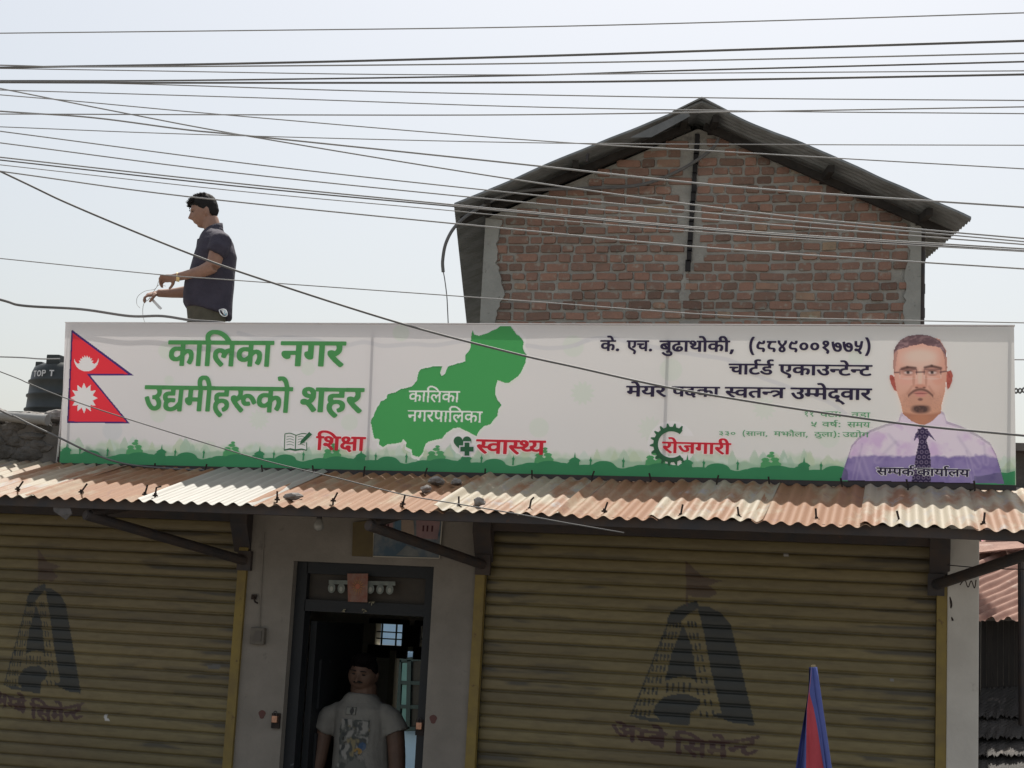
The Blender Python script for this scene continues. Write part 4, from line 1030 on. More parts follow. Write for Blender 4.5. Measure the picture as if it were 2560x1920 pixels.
# the yard wall seen through the back door
yd = root('yard_house', (-5.4, 5.6, 0), 'light blue house wall with a teal window seen through the back door', 'house')
bw = pmat('sky_blue_limewash', (.45, .68, .95), (.38, .6, .88), 2, 6, .9)
MB().box((-5.3, 5.75, .95), (2.6, .2, 2.15)).build('wall', bw, yd)
wy = 5.6
wq = [U(1001, 1650, wy), U(1068, 1645, wy), U(1062, 1822, wy), U(998, 1822, wy)]
MB().prism(wq, (0, .06, 0)).build('window', pmat('dark_window', (.015, .018, .02), rough=.3), yd)
fm = MB()
for a, b in ((wq[0], wq[1]), (wq[3], wq[2]), (wq[0], wq[3]), (U(1026, 1650, wy), U(1022, 1822, wy))):
    fm.bar(a - Vector((0, .02, 0)), b - Vector((0, .02, 0)), .04)
for y in (1706, 1766):
    fm.bar(U(1001, y, wy - .02), U(1062, y + 2, wy - .02), .035)
fm.build('window_frame', pmat('dark_teal_frame', (.03, .06, .065), rough=.5), yd)
sh = MB()
for y0, y1 in ((1657, 1702), (1712, 1762), (1771, 1818)):
    sh.prism([U(1006, y0, wy - .03), U(1022, y0, wy - .03), U(1019, y1, wy - .03), U(1003, y1, wy - .03)], (0, .02, 0))
sh.build('shutter_panel', pmat('teal_paint', (.18, .36, .36), (.14, .3, .3), 8), yd)
pw = root('pale_house', (-7.5, 10, 0), 'pale wall beyond the yard seen through the vent bars', 'house')
MB().box((-7.5, 10, 1.3), (5, .2, 2.8)).build('wall', pmat('white_limewash', (.88, .86, .8), (.78, .76, .7), 2), pw)

# ------------------------------------------------------------------ the banner on the awning
YB = -.05
r1 = lambda x, y: (140 + x / 2.6976, 780 + y / 2.6976)
r2 = lambda x, y: (680 + x / 2.6976, 780 + y / 2.6976)
r3 = lambda x, y: (1440 + x / 2.9105, 780 + y / 2.9105)
r4 = lambda x, y: (2060 + x / 3.456, 780 + y / 3.456)
lay = lambda k: YB - .0012 * k


def bp(r, x, y, k=1):
    return U(*r(x, y), lay(k))


def ink(r, g, b, f=1.72):
    return tuple(min(.84, c * f) for c in srgb(r, g, b))


BTL, BTR, BBR, BBL = U(164, 807, YB), U(2535, 817, YB), U(2540, 1213, YB), U(149, 1158, YB)
ban = root('campaign_banner', (BTL + BTR + BBR + BBL) / 4 - Vector((0, 0, .45)), 'long white printed campaign banner with a flag, green map and portrait standing on the awning', 'banner')
FW = lambda *c: flexmat('ink_%02x%02x%02x' % c, ink(*c, f=2.2))
INK = {'green': FW(66, 122, 72), 'map': FW(58, 128, 72), 'red': FW(190, 36, 48), 'flagred': FW(196, 44, 54), 'navy': FW(40, 34, 66), 'flagblue': FW(58, 38, 92),
       'white': flexmat('ink_white', (.82, .81, .81)), 'hill': flexmat('ink_hill', ink(50, 110, 74, 2.35)), 'tree': FW(74, 134, 88), 'midgreen': FW(140, 176, 146), 'text': FW(38, 32, 52), 'small': FW(78, 128, 92), 'icon': FW(44, 84, 58), 'pale': FW(226, 240, 226)}

# base flex: painted ground of the print
nx, ny = 1180, 180
u_, v_ = np.meshgrid(np.linspace(0, 1, nx), np.linspace(0, 1, ny))
a = [np.array(p) for p in (BTL, BTR, BBR, BBL)]
Pb = P = (a[0] * (1 - u_)[..., None] + a[1] * u_[..., None]) * (1 - v_)[..., None] + (a[3] * (1 - u_)[..., None] + a[2] * u_[..., None]) * v_[..., None]
hB, wB = .9, 5.85
mx_, mz = u_ * wB, (1 - v_) * hB
base = np.ones(P.shape) * np.array([.80, .775, .775])
base = base * (1 - .06 * (vnoise(mx_ * .6, mz * 1.1, 3))[..., None])
pxg, pyg = proj(P.reshape(-1, 3))
pxg, pyg = pxg.reshape(u_.shape), pyg.reshape(u_.shape)
warm = np.clip((pxg - 1000) / 900, 0, 1)[..., None]
base = base * (1 - warm) + base * np.array([.985, 1.0, .965]) * warm


def lay_on(b, m, c, o):
    m = (np.clip(m, 0, 1) * o)[..., None]
    return b * (1 - m) + np.array(c) * m


for (r, x, y, rad, star) in ((r1, 745, 260, 60, 0), (r1, 1370, 725, 62, 1), (r1, 690, 690, 58, 0), (r1, 1980, 745, 60, 0), (r1, 760, 460, 34, 0), (r1, 380, 800, 70, 2), (r1, 1700, 380, 50, 0),
                             (r2, 2090, 545, 70, 1), (r2, 1800, 780, 70, 0), (r2, 870, 140, 60, 0), (r2, 2030, 230, 75, 0), (r3, 50, 590, 70, 1), (r3, 690, 420, 80, 0), (r3, 1370, 700, 70, 1), (r3, 540, 850, 75, 1), (r3, 1840, 910, 75, 0), (r3, 2040, 330, 55, 0)):
    cx, cy = r(x, y)
    rr = rad / 2.75
    dx, dy = pxg - cx, pyg - cy
    d = np.hypot(dx, dy)
    if star == 1:
        d = d * (1 + .18 * np.cos(12 * np.arctan2(dy, dx)))
    base = lay_on(base, (rr - d) / 4 + .3, (.66, .68, .70) if star == 2 else (.70, .745, .67), .75 if star != 2 else .6)
# wavy pale grey bands laid into the sheet colour
wave_pts = [r1(1230, 140), r1(1400, 185), r1(1550, 170), r1(1750, 190), r1(1900, 232), r1(2050, 205), r2(660, 208), r2(760, 228), r2(950, 216), r2(1100, 224), r2(1300, 195), r2(1500, 200), r2(1740, 228), r2(1850, 243), r2(2000, 232), r2(2130, 190)]
wave_pts2 = [r3(0, 240), r3(90, 200), r3(260, 190), r3(450, 232), r3(800, 300), r3(1120, 352), r3(1300, 455), r3(1500, 530), r3(1700, 600), r3(1850, 660), r3(1960, 740)]
for rb in (wave_pts, wave_pts2):
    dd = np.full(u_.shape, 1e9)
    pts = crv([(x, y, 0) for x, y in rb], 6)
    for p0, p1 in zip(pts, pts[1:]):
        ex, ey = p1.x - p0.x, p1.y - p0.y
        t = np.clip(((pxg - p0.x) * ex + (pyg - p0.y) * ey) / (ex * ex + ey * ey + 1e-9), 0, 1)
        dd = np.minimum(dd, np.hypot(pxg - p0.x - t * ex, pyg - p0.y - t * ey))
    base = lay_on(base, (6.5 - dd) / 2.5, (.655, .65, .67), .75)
# misty tree line along the foot
h1 = .148 + .05 * (vnoise(mx_ * 9, mx_ * 0 + 2, 4) - .5) * 2
base = lay_on(base, (h1 - mz) / .03, (.56, .67, .53), .9 * (.55 + .7 * vnoise(mx_ * 30, mz * 40, 3)))
for k in range(130):
    cx = R.uniform(0, wB)
    hh = R.uniform(.11, .19)
    ww = R.uniform(.02, .05)
    tri = (hh - mz) / .02 * (np.abs(mx_ - cx) < ww * np.clip((hh - mz) / .06, 0, 1))
    base = lay_on(base, tri, R.choice([(.46, .60, .46), (.54, .64, .46), (.40, .56, .44), (.60, .70, .62)]), .7)
h2 = .098 + .016 * (vnoise(mx_ * 14, mx_ * 0 + 7, 3) - .5) * 2
base = lay_on(base, (h2 - mz) / .012, (.33, .5, .36), .8)

# wrapped hem and the steel frame behind
hem = MB()
hem.box(((BTL.x + BTR.x) / 2, YB + .024, BTL.z + .003), (BTR.x - BTL.x + .01, .052, .005))
hem.box((BTL.x - .004 + .03, YB + .03, BTL.z - .47), (.002, .05, .88), Matrix.Rotation(0, 3, 'Y'))
hem.build('hem', flexmat('white_flex', (.8, .78, .78)), ban)
fb = MB()
T_ = .03
for z in (BTL.z - .02, (BTL.z + BBL.z) / 2 - .03, BBL.z + .03):
    fb.bar((BTL.x + .03, YB + .02, z), (BTR.x - .01, YB + .02, z), .018, .024) if z != (BTL.z + BBL.z) / 2 - .03 else None
for px in (172, 925, 1664, 2524):
    t_, b_ = U(px + (6 if px < 2000 else 0), 830, YB), U(px - (5 if px == 925 or px == 1664 else 4), 1150, YB)
    fb.bar((t_.x, YB + .02, BTL.z - .03), (b_.x, YB + .02, BBL.z + .04), .018, .018)
fb.build('frame', M['steel'], ban)
lb_ = MB()
lb_.bar(BBL + Vector((0, -.002, -.014)), BBR + Vector((0, -.002, -.016)), .02, .03)
lb_.build('bottom_rail', M['steel'], ban)


def pr_flat(name, polys, mat, k, r, parent=ban, pxs=False):
    b = MB()
    for i, q in enumerate(polys):
        b.flat([U(*(p if pxs else r(*p)), lay(k + .25 * (i % 3))) for p in q])
    return b.build(name, mat, parent, tri=True)


# the flag emblem, the map and the white marks on them are painted sheets
def painted(name, r, x0, x1, y0, y1, step, fn, k, inset=3):
    gx, gy = np.meshgrid(np.arange(x0, x1, step), np.arange(y0, y1, step))
    px, py = r(gx, gy)
    d = _fw + ((px - PW / 2) / FPX)[..., None] * RT - ((py - PH / 2) / FPX)[..., None] * UP
    P = CAM + d * ((lay(k) - CAM[1]) / d[..., 1])[..., None]
    col, keep = fn(gx, gy, P)
    return gridmesh(name, P, np.clip(col, 0, .86), flexmat(name + '_ink', attr='paint'), ban, keep=keep)


hole = np.zeros(u_.shape, bool)


def er(poly, r):
    """base cells whose neighbourhood lies inside the outline (in photo units)"""
    m = inpoly(pxg, pyg, [r(*p) for p in poly])
    for s_ in (1,):
        for ax in (0, 1):
            m &= np.roll(m, s_, ax) & np.roll(m, -s_, ax)
    return m


def disc_star(cx, cy, ro, ri, n, a0=math.pi / 2, sweep=2 * math.pi):
    out = []
    for k in range(2 * n + (0 if sweep > 6 else 1)):
        a = a0 + sweep * k / (2 * n)
        q = ro if k % 2 == 0 else ri
        out.append((cx + q * math.cos(a), cy - q * math.sin(a) * 1.12))
    return out


moon = []
for k in range(21):
    t = math.pi * (1 + k / 20)
    moon.append((204 + 82 * math.cos(t), 318 - 82 * math.sin(t)))
for k in range(21):
    t = math.pi * (2 - k / 20)
    moon.append((204 + 80 * math.cos(t), 312 - 52 * math.sin(t)))
rays = disc_star(202, 352, 54, 40, 9, math.pi * .98, -math.pi * .96)
FLAG = [(105, 115), (530, 430), (232, 428), (500, 753), (71, 748)]


def flag_fn(gx, gy, P):
    c = np.ones(gx.shape + (3,)) * np.array(ink(58, 38, 92))
    c[inpoly(gx, gy, [(114, 142), (484, 418), (206, 416), (474, 741), (83, 737)])] = ink(196, 44, 54)
    for q in (moon, rays + [(250, 372), (204, 388), (158, 372)], disc_star(188, 580, 92, 60, 12)):
        c[inpoly(gx, gy, q)] = (.84, .82, .82)
    return c, inpoly(gx, gy, FLAG)


painted('flag_emblem', r1, 60, 540, 105, 765, 3.4, flag_fn, 1)
hole |= er(FLAG, r1)

# the map
MAP = [(1350, 115), (1365, 150), (1395, 158), (1430, 148), (1480, 125), (1515, 112), (1540, 92), (1610, 92), (1650, 150), (1670, 160), (1690, 185), (1700, 205), (1692, 240), (1720, 290), (1712, 340), (1690, 390),
       (1660, 435), (1600, 478), (1565, 478), (1522, 462), (1510, 500), (1505, 550), (1520, 590), (1548, 627), (1525, 660), (1520, 700), (1500, 720), (1475, 757), (1430, 770), (1400, 800), (1380, 840), (1340, 820),
       (1265, 782), (1225, 785), (1180, 815), (1150, 855), (1100, 865), (1060, 875), (1040, 890), (1020, 950), (995, 980), (945, 965), (940, 930), (900, 910), (905, 880), (885, 860), (875, 880), (820, 890), (780, 895),
       (750, 915), (720, 895), (725, 860), (690, 855), (665, 745), (690, 680), (730, 600), (770, 580), (775, 555), (830, 540), (870, 515), (940, 500), (975, 460), (985, 405), (1000, 385), (1080, 365), (1150, 365),
       (1135, 410), (1145, 428), (1165, 415), (1185, 365), (1300, 330), (1300, 290), (1335, 245), (1340, 180)]
jm = []
for i, p in enumerate(MAP):
    q = MAP[(i + 1) % len(MAP)]
    jm.append(p)
    L_ = math.hypot(q[0] - p[0], q[1] - p[1])
    for k in range(1, int(L_ // 22)):
        t = k / (L_ // 22)
        jm.append((p[0] + (q[0] - p[0]) * t + R.uniform(-3, 3), p[1] + (q[1] - p[1]) * t + R.uniform(-3, 3)))
def at_word(r, x0, x1, yt0, yt1, yb0, wd, k):
    A, B_, C_ = bp(r, x0, yt0, k), bp(r, x1, yt1, k), bp(r, x0, yb0, k)
    sx = (B_.x - A.x) / wlen(wd)
    sy = ((A.z + B_.z) / 2 - (C_.z + (B_.z - A.z) / 2)) / HEADLINE
    return A.x, (A.z + B_.z) / 2 - HEADLINE * sy, sx, sy


def map_fn(gx, gy, P):
    c = np.ones(gx.shape + (3,)) * np.array(ink(58, 128, 72))
    for it in (('kalika', 925, 1265, 525, 535, 602), ('nagarpalika', 918, 1418, 660, 668, 736)):
        m = word_mask(it[0], P[..., 0], P[..., 2], *at_word(r2, *it[1:], it[0], 4), .016)
        c[m] = (.82, .85, .80)
    return c, inpoly(gx, gy, jm)


painted('map_emblem', r2, 655, 1730, 85, 990, 3.6, map_fn, 4)
hole |= er(jm, r2)
# white outlines of the map foot and the slogans, printed into the ground colour
mc = [(p[0] - 1180, p[1] - 560) for p in jm]
base = lay_on(base, inpoly(pxg, pyg, [r2(1180 + x * 1.028 + 2, 560 + y * 1.045) for x, y in mc]).astype(float), (.82, .80, .80), 1)
for wd, r, x0, x1, yt0, yt1, yb0 in (('shiksha', r1, 1760, 2086, 838, 842, 930), ('swasthya', r2, 1382, 1842, 857, 868, 950), ('rojgari', r3, 632, 1124, 944, 954, 1024)):
    base = lay_on(base, word_mask(wd, Pb[..., 0], Pb[..., 2], *at_word(r, x0, x1, yt0, yt1, yb0, wd, 0), .085).astype(float), (.82, .80, .80), 1)
for r, cx, cy, rx, ry in ((r2, 1285, 885, 78, 78), (r2, 1315, 928, 60, 60), (r1, 1618, 878, 98, 74)):
    for q in [[r(cx + rx * math.cos(t * .2618), cy + ry * math.sin(t * .2618)) for t in range(24)]]:
        base = lay_on(base, inpoly(pxg, pyg, q).astype(float), (.82, .80, .80), 1)
_gd = np.hypot(pxg - r3(695, 965)[0], pyg - r3(695, 965)[1]) * 2.9105
base = lay_on(base, ((_gd > 84) & (_gd < 172) & ~((pxg > r3(730, 0)[0]) & (np.abs(pyg - r3(0, 965)[1]) < 22))).astype(float), (.82, .80, .80), 1)

# hills, stupas and trees along the foot (one tile repeated)
tile = .665


def hill_line(x):
    t = (x % tile) / tile * 700
    h = .05 + .006 * math.sin(t * .05)
    for c, w_, hh in ((305 - 75, 75, .036), (470, 60, .018), (25, 50, .03), (120, 60, .012), (590, 90, .03), (670, 50, .02)):
        d = (t - c) / w_
        if abs(d) < 1:
            h = max(h, .05 + hh * math.sqrt(1 - d * d))
    return h


pb = lambda x, h, k: Vector((BBL.x + (BBR.x - BBL.x) * x / wB, lay(k), BBL.z + (BBR.z - BBL.z) * x / wB + h))
foot, foot_end = MB(), MB()
xs = np.arange(0, wB, .012)
for x0, x1 in zip(xs, xs[1:]):
    if 4.935 < x0 < 5.62:
        continue
    (foot if x0 < 5 else foot_end).flat([pb(x0, 0, 6), pb(x1, 0, 6), pb(x1, hill_line(x1), 6), pb(x0, hill_line(x0), 6)])
for n in range(10):
    o = n * tile + .02
    if o > 4.7:
        break
    s_ = tile / 700
    stupa = [(-32, .05), (-28, .075), (-38, .085), (-20, .098), (-6, .103), (0, .135), (6, .103), (20, .098), (38, .085), (28, .075), (32, .05)]
    foot.flat([pb(o + 25 * s_ + x * s_, h, 6.3) for x, h in stupa])
    for cx in (125, 330):
        if o + cx * s_ > 4.85:
            continue
        foot.flat([pb(o + (cx + x) * s_, h, 6.3) for x, h in ((-5, .05), (-4, .08), (-9, .09), (-2, .097), (0, .112), (4, .095), (10, .088), (5, .075), (6, .05)) if o + (cx + x) * s_ < wB])
foot.build('hill_print', INK['hill'], ban, tri=True)
foot_end.build('hill_print', INK['hill'], ban, tri=True)
for n in range(10):
    o = n * tile + .02
    trees = MB()
    for cx, cy, rw_, rh in ((500, .078, 34, .03), (558, .08, 32, .028), (496, .112, 24, .012), (552, .115, 26, .012), (526, .135, 24, .010), (533, .152, 15, .008)):
        x = o + cx * tile / 700
        if x < 4.75:
            trees.flat([pb(x + rw_ * tile / 700 * math.cos(k * math.pi / 12) * (1 + .1 * math.sin(k * 1.7 + cx)), cy + rh * math.sin(k * math.pi / 12) * (1 + .12 * math.sin(k * 2.1 + cx)), 5.0 + .12 * (500, 558, 496, 552, 526, 533).index(cx)) for k in range(24)])
    if trees.v:
        trees.build('printed_tree', INK['tree'], ban)


def text(name, items, mat, bold, k, halo=0, parent=ban):
    """items: (word, region, x0, x1, headline y at x0, at x1, baseline y at x0); each word is a part of its own"""
    for wd, r, x0, x1, yt0, yt1, yb0 in items:
        b, h = MB(), MB()
        A, B_, C_ = bp(r, x0, yt0, k), bp(r, x1, yt1, k), bp(r, x0, yb0, k)
        sx = (B_.x - A.x) / wlen(wd)
        sy = ((A.z + B_.z) / 2 - (C_.z + (B_.z - A.z) / 2)) / HEADLINE
        o = Vector((A.x, lay(k), (A.z + B_.z) / 2 - HEADLINE * sy))
        t = word(b, wd, o, sx, sy, Vector((0, -.00025, 0)), bold).build(name, mat, parent)
        if halo:
            word(h, wd, o + Vector((0, .0012, 0)), sx, sy, Vector((0, -.00025, 0)), bold + halo).build('lettering_outline', INK['white'], t)


text('headline_lettering', [('kalika', r1, 764, 1462, 190, 195, 357), ('nagar', r1, 1524, 1946, 196, 199, 360), ('udyami', r1, 606, 1590, 494, 506, 660), ('shahar', r1, 1652, 2070, 508, 512, 670)], INK['green'], .034, 7)
text('slogan_lettering', [('shiksha', r1, 1760, 2086, 838, 842, 930), ('swasthya', r2, 1382, 1842, 857, 868, 950), ('rojgari', r3, 632, 1124, 944, 954, 1024)], INK['red'], .03, 9)
text('name_lettering', [('ke', r3, 180, 322, 203, 204, 280), ('ech', r3, 372, 562, 205, 206, 282), ('budha', r3, 612, 1158, 206, 210, 285), ('phone', r3, 1256, 2150, 207, 212, 290),
                        ('chartered', r3, 1116, 1432, 375, 379, 452), ('account', r3, 1480, 2150, 380, 387, 457),
                        ('meyar', r3, 370, 656, 536, 540, 612), ('padka', r3, 700, 1042, 540, 545, 612), ('swatantra', r3, 1088, 1518, 545, 550, 620), ('ummedwar', r3, 1566, 2147, 550, 556, 632)], INK['text'], .033, 8)
text('detail_lettering', [('eleven', r3, 1655, 1735, 722, 724, 756), ('wata', r3, 1778, 1934, 720, 724, 760), ('wada', r3, 2005, 2140, 728, 732, 767),
                          ('five', r3, 1704, 1760, 797, 798, 832), ('barsha', r3, 1790, 1932, 798, 800, 834), ('samaya', r3, 1975, 2140, 799, 802, 838),
                          ('n330', r3, 1034, 1165, 866, 868, 896), ('sana', r3, 1208, 1398, 868, 870, 900), ('majhaula', r3, 1440, 1692, 868, 872, 903), ('thula', r3, 1734, 1925, 872, 874, 905), ('udyog', r3, 1940, 2132, 872, 876, 907)], INK['small'], .012, 8)

# icons: book with pen, heart with cross, cogwheel
ic = MB()


def ring_poly(outer, inner_off):
    return outer


def stroke(b, pts, wd, r, k, mi=0):
    p = crv([(x, y, 0) for x, y in pts], 5) if len(pts) > 2 else [Vector((x, y, 0)) for x, y in pts]
    for i, (p0, p1) in enumerate(zip(p, p[1:])):
        d = (p1 - p0).normalized()
        n = Vector((-d.y, d.x, 0)) * wd / 2
        e = d * wd * .12
        b.flat([bp(r, *(q.x, q.y), k + .12 * (i % 2)) for q in (p0 + n - e, p1 + n + e, p1 - n + e, p0 - n - e)], mi)


for pts in ([(1545, 822), (1540, 930)], [(1545, 822), (1580, 818), (1620, 832)], [(1620, 832), (1660, 820), (1690, 822)], [(1690, 880), (1692, 930)], [(1618, 835), (1614, 928)]):
    stroke(ic, pts, 6, r1, 8)
for dx in (0, 76):
    for y in (842, 860, 878, 896):
        stroke(ic, [(1556 + dx, y), (1580 + dx, y - 4), (1604 + dx, y + 4)], 3.4, r1, 8)
ic.flat([bp(r1, x, y, 8.3) for x, y in ((1538, 928), (1580, 918), (1614, 926), (1655, 920), (1694, 930), (1692, 936), (1655, 931), (1614, 938), (1578, 930), (1538, 936))])
ic.flat([bp(r1, x, y, 8.6) for x, y in ((1708, 808), (1728, 826), (1668, 884), (1645, 893), (1652, 868))])
ic.build('book_print', INK['icon'], ban, tri=True)
ic = MB()
hrt = []
for k in range(40):
    t = 2 * math.pi * k / 40
    hrt.append((1285 + 3.75 * 16 * math.sin(t) ** 3, 885 - 3.9 * (13 * math.cos(t) - 5 * math.cos(2 * t) - 2 * math.cos(3 * t) - math.cos(4 * t))))
ic.flat([bp(r2, x, y, 8) for x, y in hrt])
crs = lambda c, q, h, g: [(c - q, h - g), (c + q, h - g), (c + q, h - q), (c + g, h - q), (c + g, h + q), (c + q, h + q), (c + q, h + g), (c - q, h + g), (c - q, h + q), (c - g, h + q), (c - g, h - q), (c - q, h - q)]
ic.flat([bp(r2, x, y, 8.6) for x, y in crs(1315, 16, 925, 44)])
ic.flat([bp(r2, x, y, 8.3) for x, y in crs(1315, 25, 925, 53)], 1)
ic.build('heart_print', [INK['icon'], flexmat('icon_white', (.84, .83, .83), trans=.02)], ban, tri=True)
ic = MB()
n_ = 13
for i in range(60):
    a0, a1 = [math.radians(52 + 256 * (i + s) / 60) for s in (0, 1.06)]
    ro, ri = 132, 98
    ic.flat([bp(r3, 695 + q * math.cos(t), 965 - q * math.sin(t) * .98, 8) for q, t in ((ri, a0), (ro, a0), (ro, a1), (ri, a1))])
for i in range(n_):
    t = math.radians(60 + 244 * i / (n_ - 1))
    ic.flat([bp(r3, 695 + q * math.cos(t + d), 965 - q * math.sin(t + d) * .98, 8.4) for q, d in ((128, -.11), (158, -.03), (158, .03), (128, .11))])
ic.build('cogwheel_print', INK['icon'], ban, tri=True)
# ------------------------------------------------------------------ the printed portrait
gx, gy_ = np.meshgrid(np.arange(120, 1580, 5.2), np.arange(185, 1512, 5.2))
PXs, PYs = 2060 + gx / 3.456, 780 + gy_ / 3.456
dr = _fw + ((PXs - PW / 2) / FPX)[..., None] * RT - ((PYs - PH / 2) / FPX)[..., None] * UP
Pg = CAM + dr * ((lay(6.8) - CAM[1]) / dr[..., 1])[..., None]
SH = [(128, 1512), (160, 1380), (200, 1260), (235, 1150), (300, 1075), (400, 1015), (520, 970), (640, 940), (668, 860), (700, 890), (850, 985), (1010, 850), (1040, 868), (1062, 940), (1180, 980), (1330, 1055), (1440, 1130), (1490, 1230), (1530, 1370), (1568, 1512)]
FACE = [(600, 330), (597, 480), (605, 560), (628, 690), (664, 800), (680, 880), (760, 945), (855, 985), (930, 945), (1012, 870), (1020, 800), (1045, 700), (1062, 560), (1067, 480), (1058, 330), (1000, 230), (820, 192), (680, 225)]
HAIR = [(600, 372), (612, 300), (655, 242), (720, 206), (820, 190), (920, 203), (1000, 250), (1045, 320), (1062, 410), (1040, 360), (1005, 310), (960, 296), (900, 292), (850, 272), (790, 288), (745, 290), (720, 305), (680, 312), (640, 326), (612, 350)]
EARL = [(598, 545), (568, 540), (563, 575), (580, 630), (605, 680), (628, 690), (606, 560)]
EARR = [(1066, 510), (1098, 500), (1116, 540), (1110, 600), (1090, 650), (1062, 680), (1058, 560)]
V_ = lambda p: inpoly(gx, gy_, p).astype(float)
nz = lambda s, o=0: vnoise(gx / s + o, gy_ / s + o * 3, 4)


def soft(cx, cy, rx, ry, p=2.0):
    return np.clip(1.3 - 1.3 * (np.abs((gx - cx) / rx) ** p + np.abs((gy_ - cy) / ry) ** p), 0, 1)


_ink = ink
ink = lambda r, g, b: _ink(r, g, b, 1.36)
c = np.ones(gx.shape + (3,)) * np.array(ink(208, 194, 220))
low = np.clip((gy_ - (1235 + 26 * (nz(60) - .5) * 2)) / 22, 0, 1)
c = lay_on(c, low, ink(128, 114, 160), .95)
c = lay_on(c, np.clip((nz(120, 2) - .45) * 4, 0, 1) * (1 - low), ink(188, 160, 196), .8)
c = lay_on(c, np.clip((nz(90, 5) - .5) * 5, 0, 1) * low, ink(112, 98, 148), .7)
edge_fade = np.clip((1130 - gy_ - 60 * nz(50, 4)) / 150, 0, 1) * np.clip((np.abs(gx - 850) - 270) / 200, 0, 1) * .8
c = lay_on(c, edge_fade, (.85, .835, .82), 1)
for p0, p1, w_ in (((300, 1230), (380, 1460), 16), ((330, 1140), (250, 1500), 10), ((460, 1280), (620, 1120), 14), ((1160, 1080), (1330, 1330), 14), ((1230, 1200), (1300, 1480), 10), ((1380, 1130), (1400, 1300), 12), ((560, 1060), (640, 1150), 14)):
    ex, ey = p1[0] - p0[0], p1[1] - p0[1]
    t = np.clip(((gx - p0[0]) * ex + (gy_ - p0[1]) * ey) / (ex * ex + ey * ey), 0, 1)
    d = np.hypot(gx - p0[0] - t * ex, gy_ - p0[1] - t * ey)
    c = lay_on(c, 1.2 - d / (w_ * 1.3), ink(120, 106, 150), .2)
    c = lay_on(c, 1.2 - np.abs(d - w_ * 1.7) / w_, ink(200, 190, 214), .12)
col_l = [(668, 862), (650, 960), (760, 1080), (790, 1090), (850, 990)]
col_r = [(1012, 852), (850, 990), (920, 1060), (968, 1115), (1055, 985), (1040, 880)]
for q in (col_l, col_r):
    c = lay_on(c, V_(q), ink(206, 192, 222), .9)
c = lay_on(c, V_([(775, 1118), (790, 1050), (850, 992), (905, 1030), (968, 1118), (915, 1075), (850, 1050), (800, 1090)]), ink(66, 52, 92), .95)
TIE = [(812, 1010), (895, 1010), (905, 1070), (885, 1108), (920, 1230), (925, 1500), (752, 1500), (790, 1260), (822, 1108), (800, 1060)]
tie = V_(TIE)
c = lay_on(c, tie, ink(46, 36, 66), 1)
u1, v1 = (gx - 850 + (gy_ - 1000) * .03) / 44, gy_ / 44
rr_ = np.hypot((u1 + .5 * (np.floor(v1) % 2)) % 1 - .5, v1 % 1 - .5)
c = lay_on(c, tie * np.clip(1 - np.abs(rr_ - .3) / .11, 0, 1), ink(140, 126, 150), .75)
f = V_(FACE)
sk = np.ones(c.shape) * np.array(ink(206, 160, 144))
sk = lay_on(sk, soft(830, 400, 200, 110), ink(216, 178, 164), .8)
sk = lay_on(sk, np.clip((gx - 960) / 110, 0, 1), ink(190, 138, 120), .7)
sk = lay_on(sk, np.clip((650 - gx) / 60, 0, 1), ink(186, 136, 122), .6)
sk = lay_on(sk, np.clip((gy_ - 600) / 250, 0, 1), ink(188, 138, 112), .75)
sk = lay_on(sk, np.clip((gy_ - (872 - .0006 * (gx - 845) ** 2)) / 22, 0, 1), ink(160, 108, 86), .85)
sk = lay_on(sk, soft(835, 930, 110, 50), ink(178, 124, 98), .5)
sk = lay_on(sk, soft(700, 590, 80, 50), ink(208, 152, 138), .6)
sk = lay_on(sk, soft(985, 590, 60, 50), ink(200, 142, 124), .6)
sk = lay_on(sk, soft(835, 760, 190, 120), ink(178, 132, 112), .55)
sk = lay_on(sk, np.clip((nz(9, 3) - .45) * 3, 0, 1) * np.clip((gy_ - 660) / 60, 0, 1) * np.clip((np.abs(gx - 835) - 40) / 60, 0, 1), ink(150, 110, 98), .28)
for cx in (728, 936):
    sk = lay_on(sk, soft(cx, 508, 98, 46), ink(150, 104, 94), .7)
    sk = lay_on(sk, soft(cx, 524, 44, 15), ink(206, 186, 180), .85)
    sk = lay_on(sk, soft(cx - 2, 523, 19, 16), ink(48, 36, 36), .95)
    sk = lay_on(sk, soft(cx, 509, 50, 6), ink(70, 48, 46), .9)
    sk = lay_on(sk, soft(cx, 545, 48, 7), ink(150, 104, 96), .6)
    sk = lay_on(sk, soft(cx, 575, 66, 16), ink(216, 172, 160), .5)
for sx_ in (-1, 1):
    for t_ in np.linspace(0, 1, 9):
        sk = lay_on(sk, soft(834 + sx_ * (72 + 44 * t_), 640 + 70 * t_, 15, 13), ink(164, 112, 98), .22)
sk = lay_on(sk, soft(835, 380, 150, 60), ink(226, 186, 172), .5)
for x0, y0, x1, y1, x2, y2 in ((672, 492, 720, 478, 790, 484), (872, 480, 930, 466, 1010, 486)):
    for q0, q1 in (((x0, y0), (x1, y1)), ((x1, y1), (x2, y2))):
        ex, ey = q1[0] - q0[0], q1[1] - q0[1]
        t = np.clip(((gx - q0[0]) * ex + (gy_ - q0[1]) * ey) / (ex * ex + ey * ey), 0, 1)
        sk = lay_on(sk, 1.4 - np.hypot(gx - q0[0] - t * ex, gy_ - q0[1] - t * ey) / 12, ink(76, 54, 52), .85)
sk = lay_on(sk, soft(830, 560, 26, 90), ink(222, 180, 164), .75)
sk = lay_on(sk, soft(775, 590, 16, 70), ink(172, 122, 106), .6)
sk = lay_on(sk, soft(882, 590, 14, 70), ink(170, 118, 102), .6)
sk = lay_on(sk, soft(832, 640, 66, 22), ink(190, 132, 114), .8)
for cx in (800, 866):
    sk = lay_on(sk, soft(cx, 652, 18, 9), ink(104, 64, 58), .85)
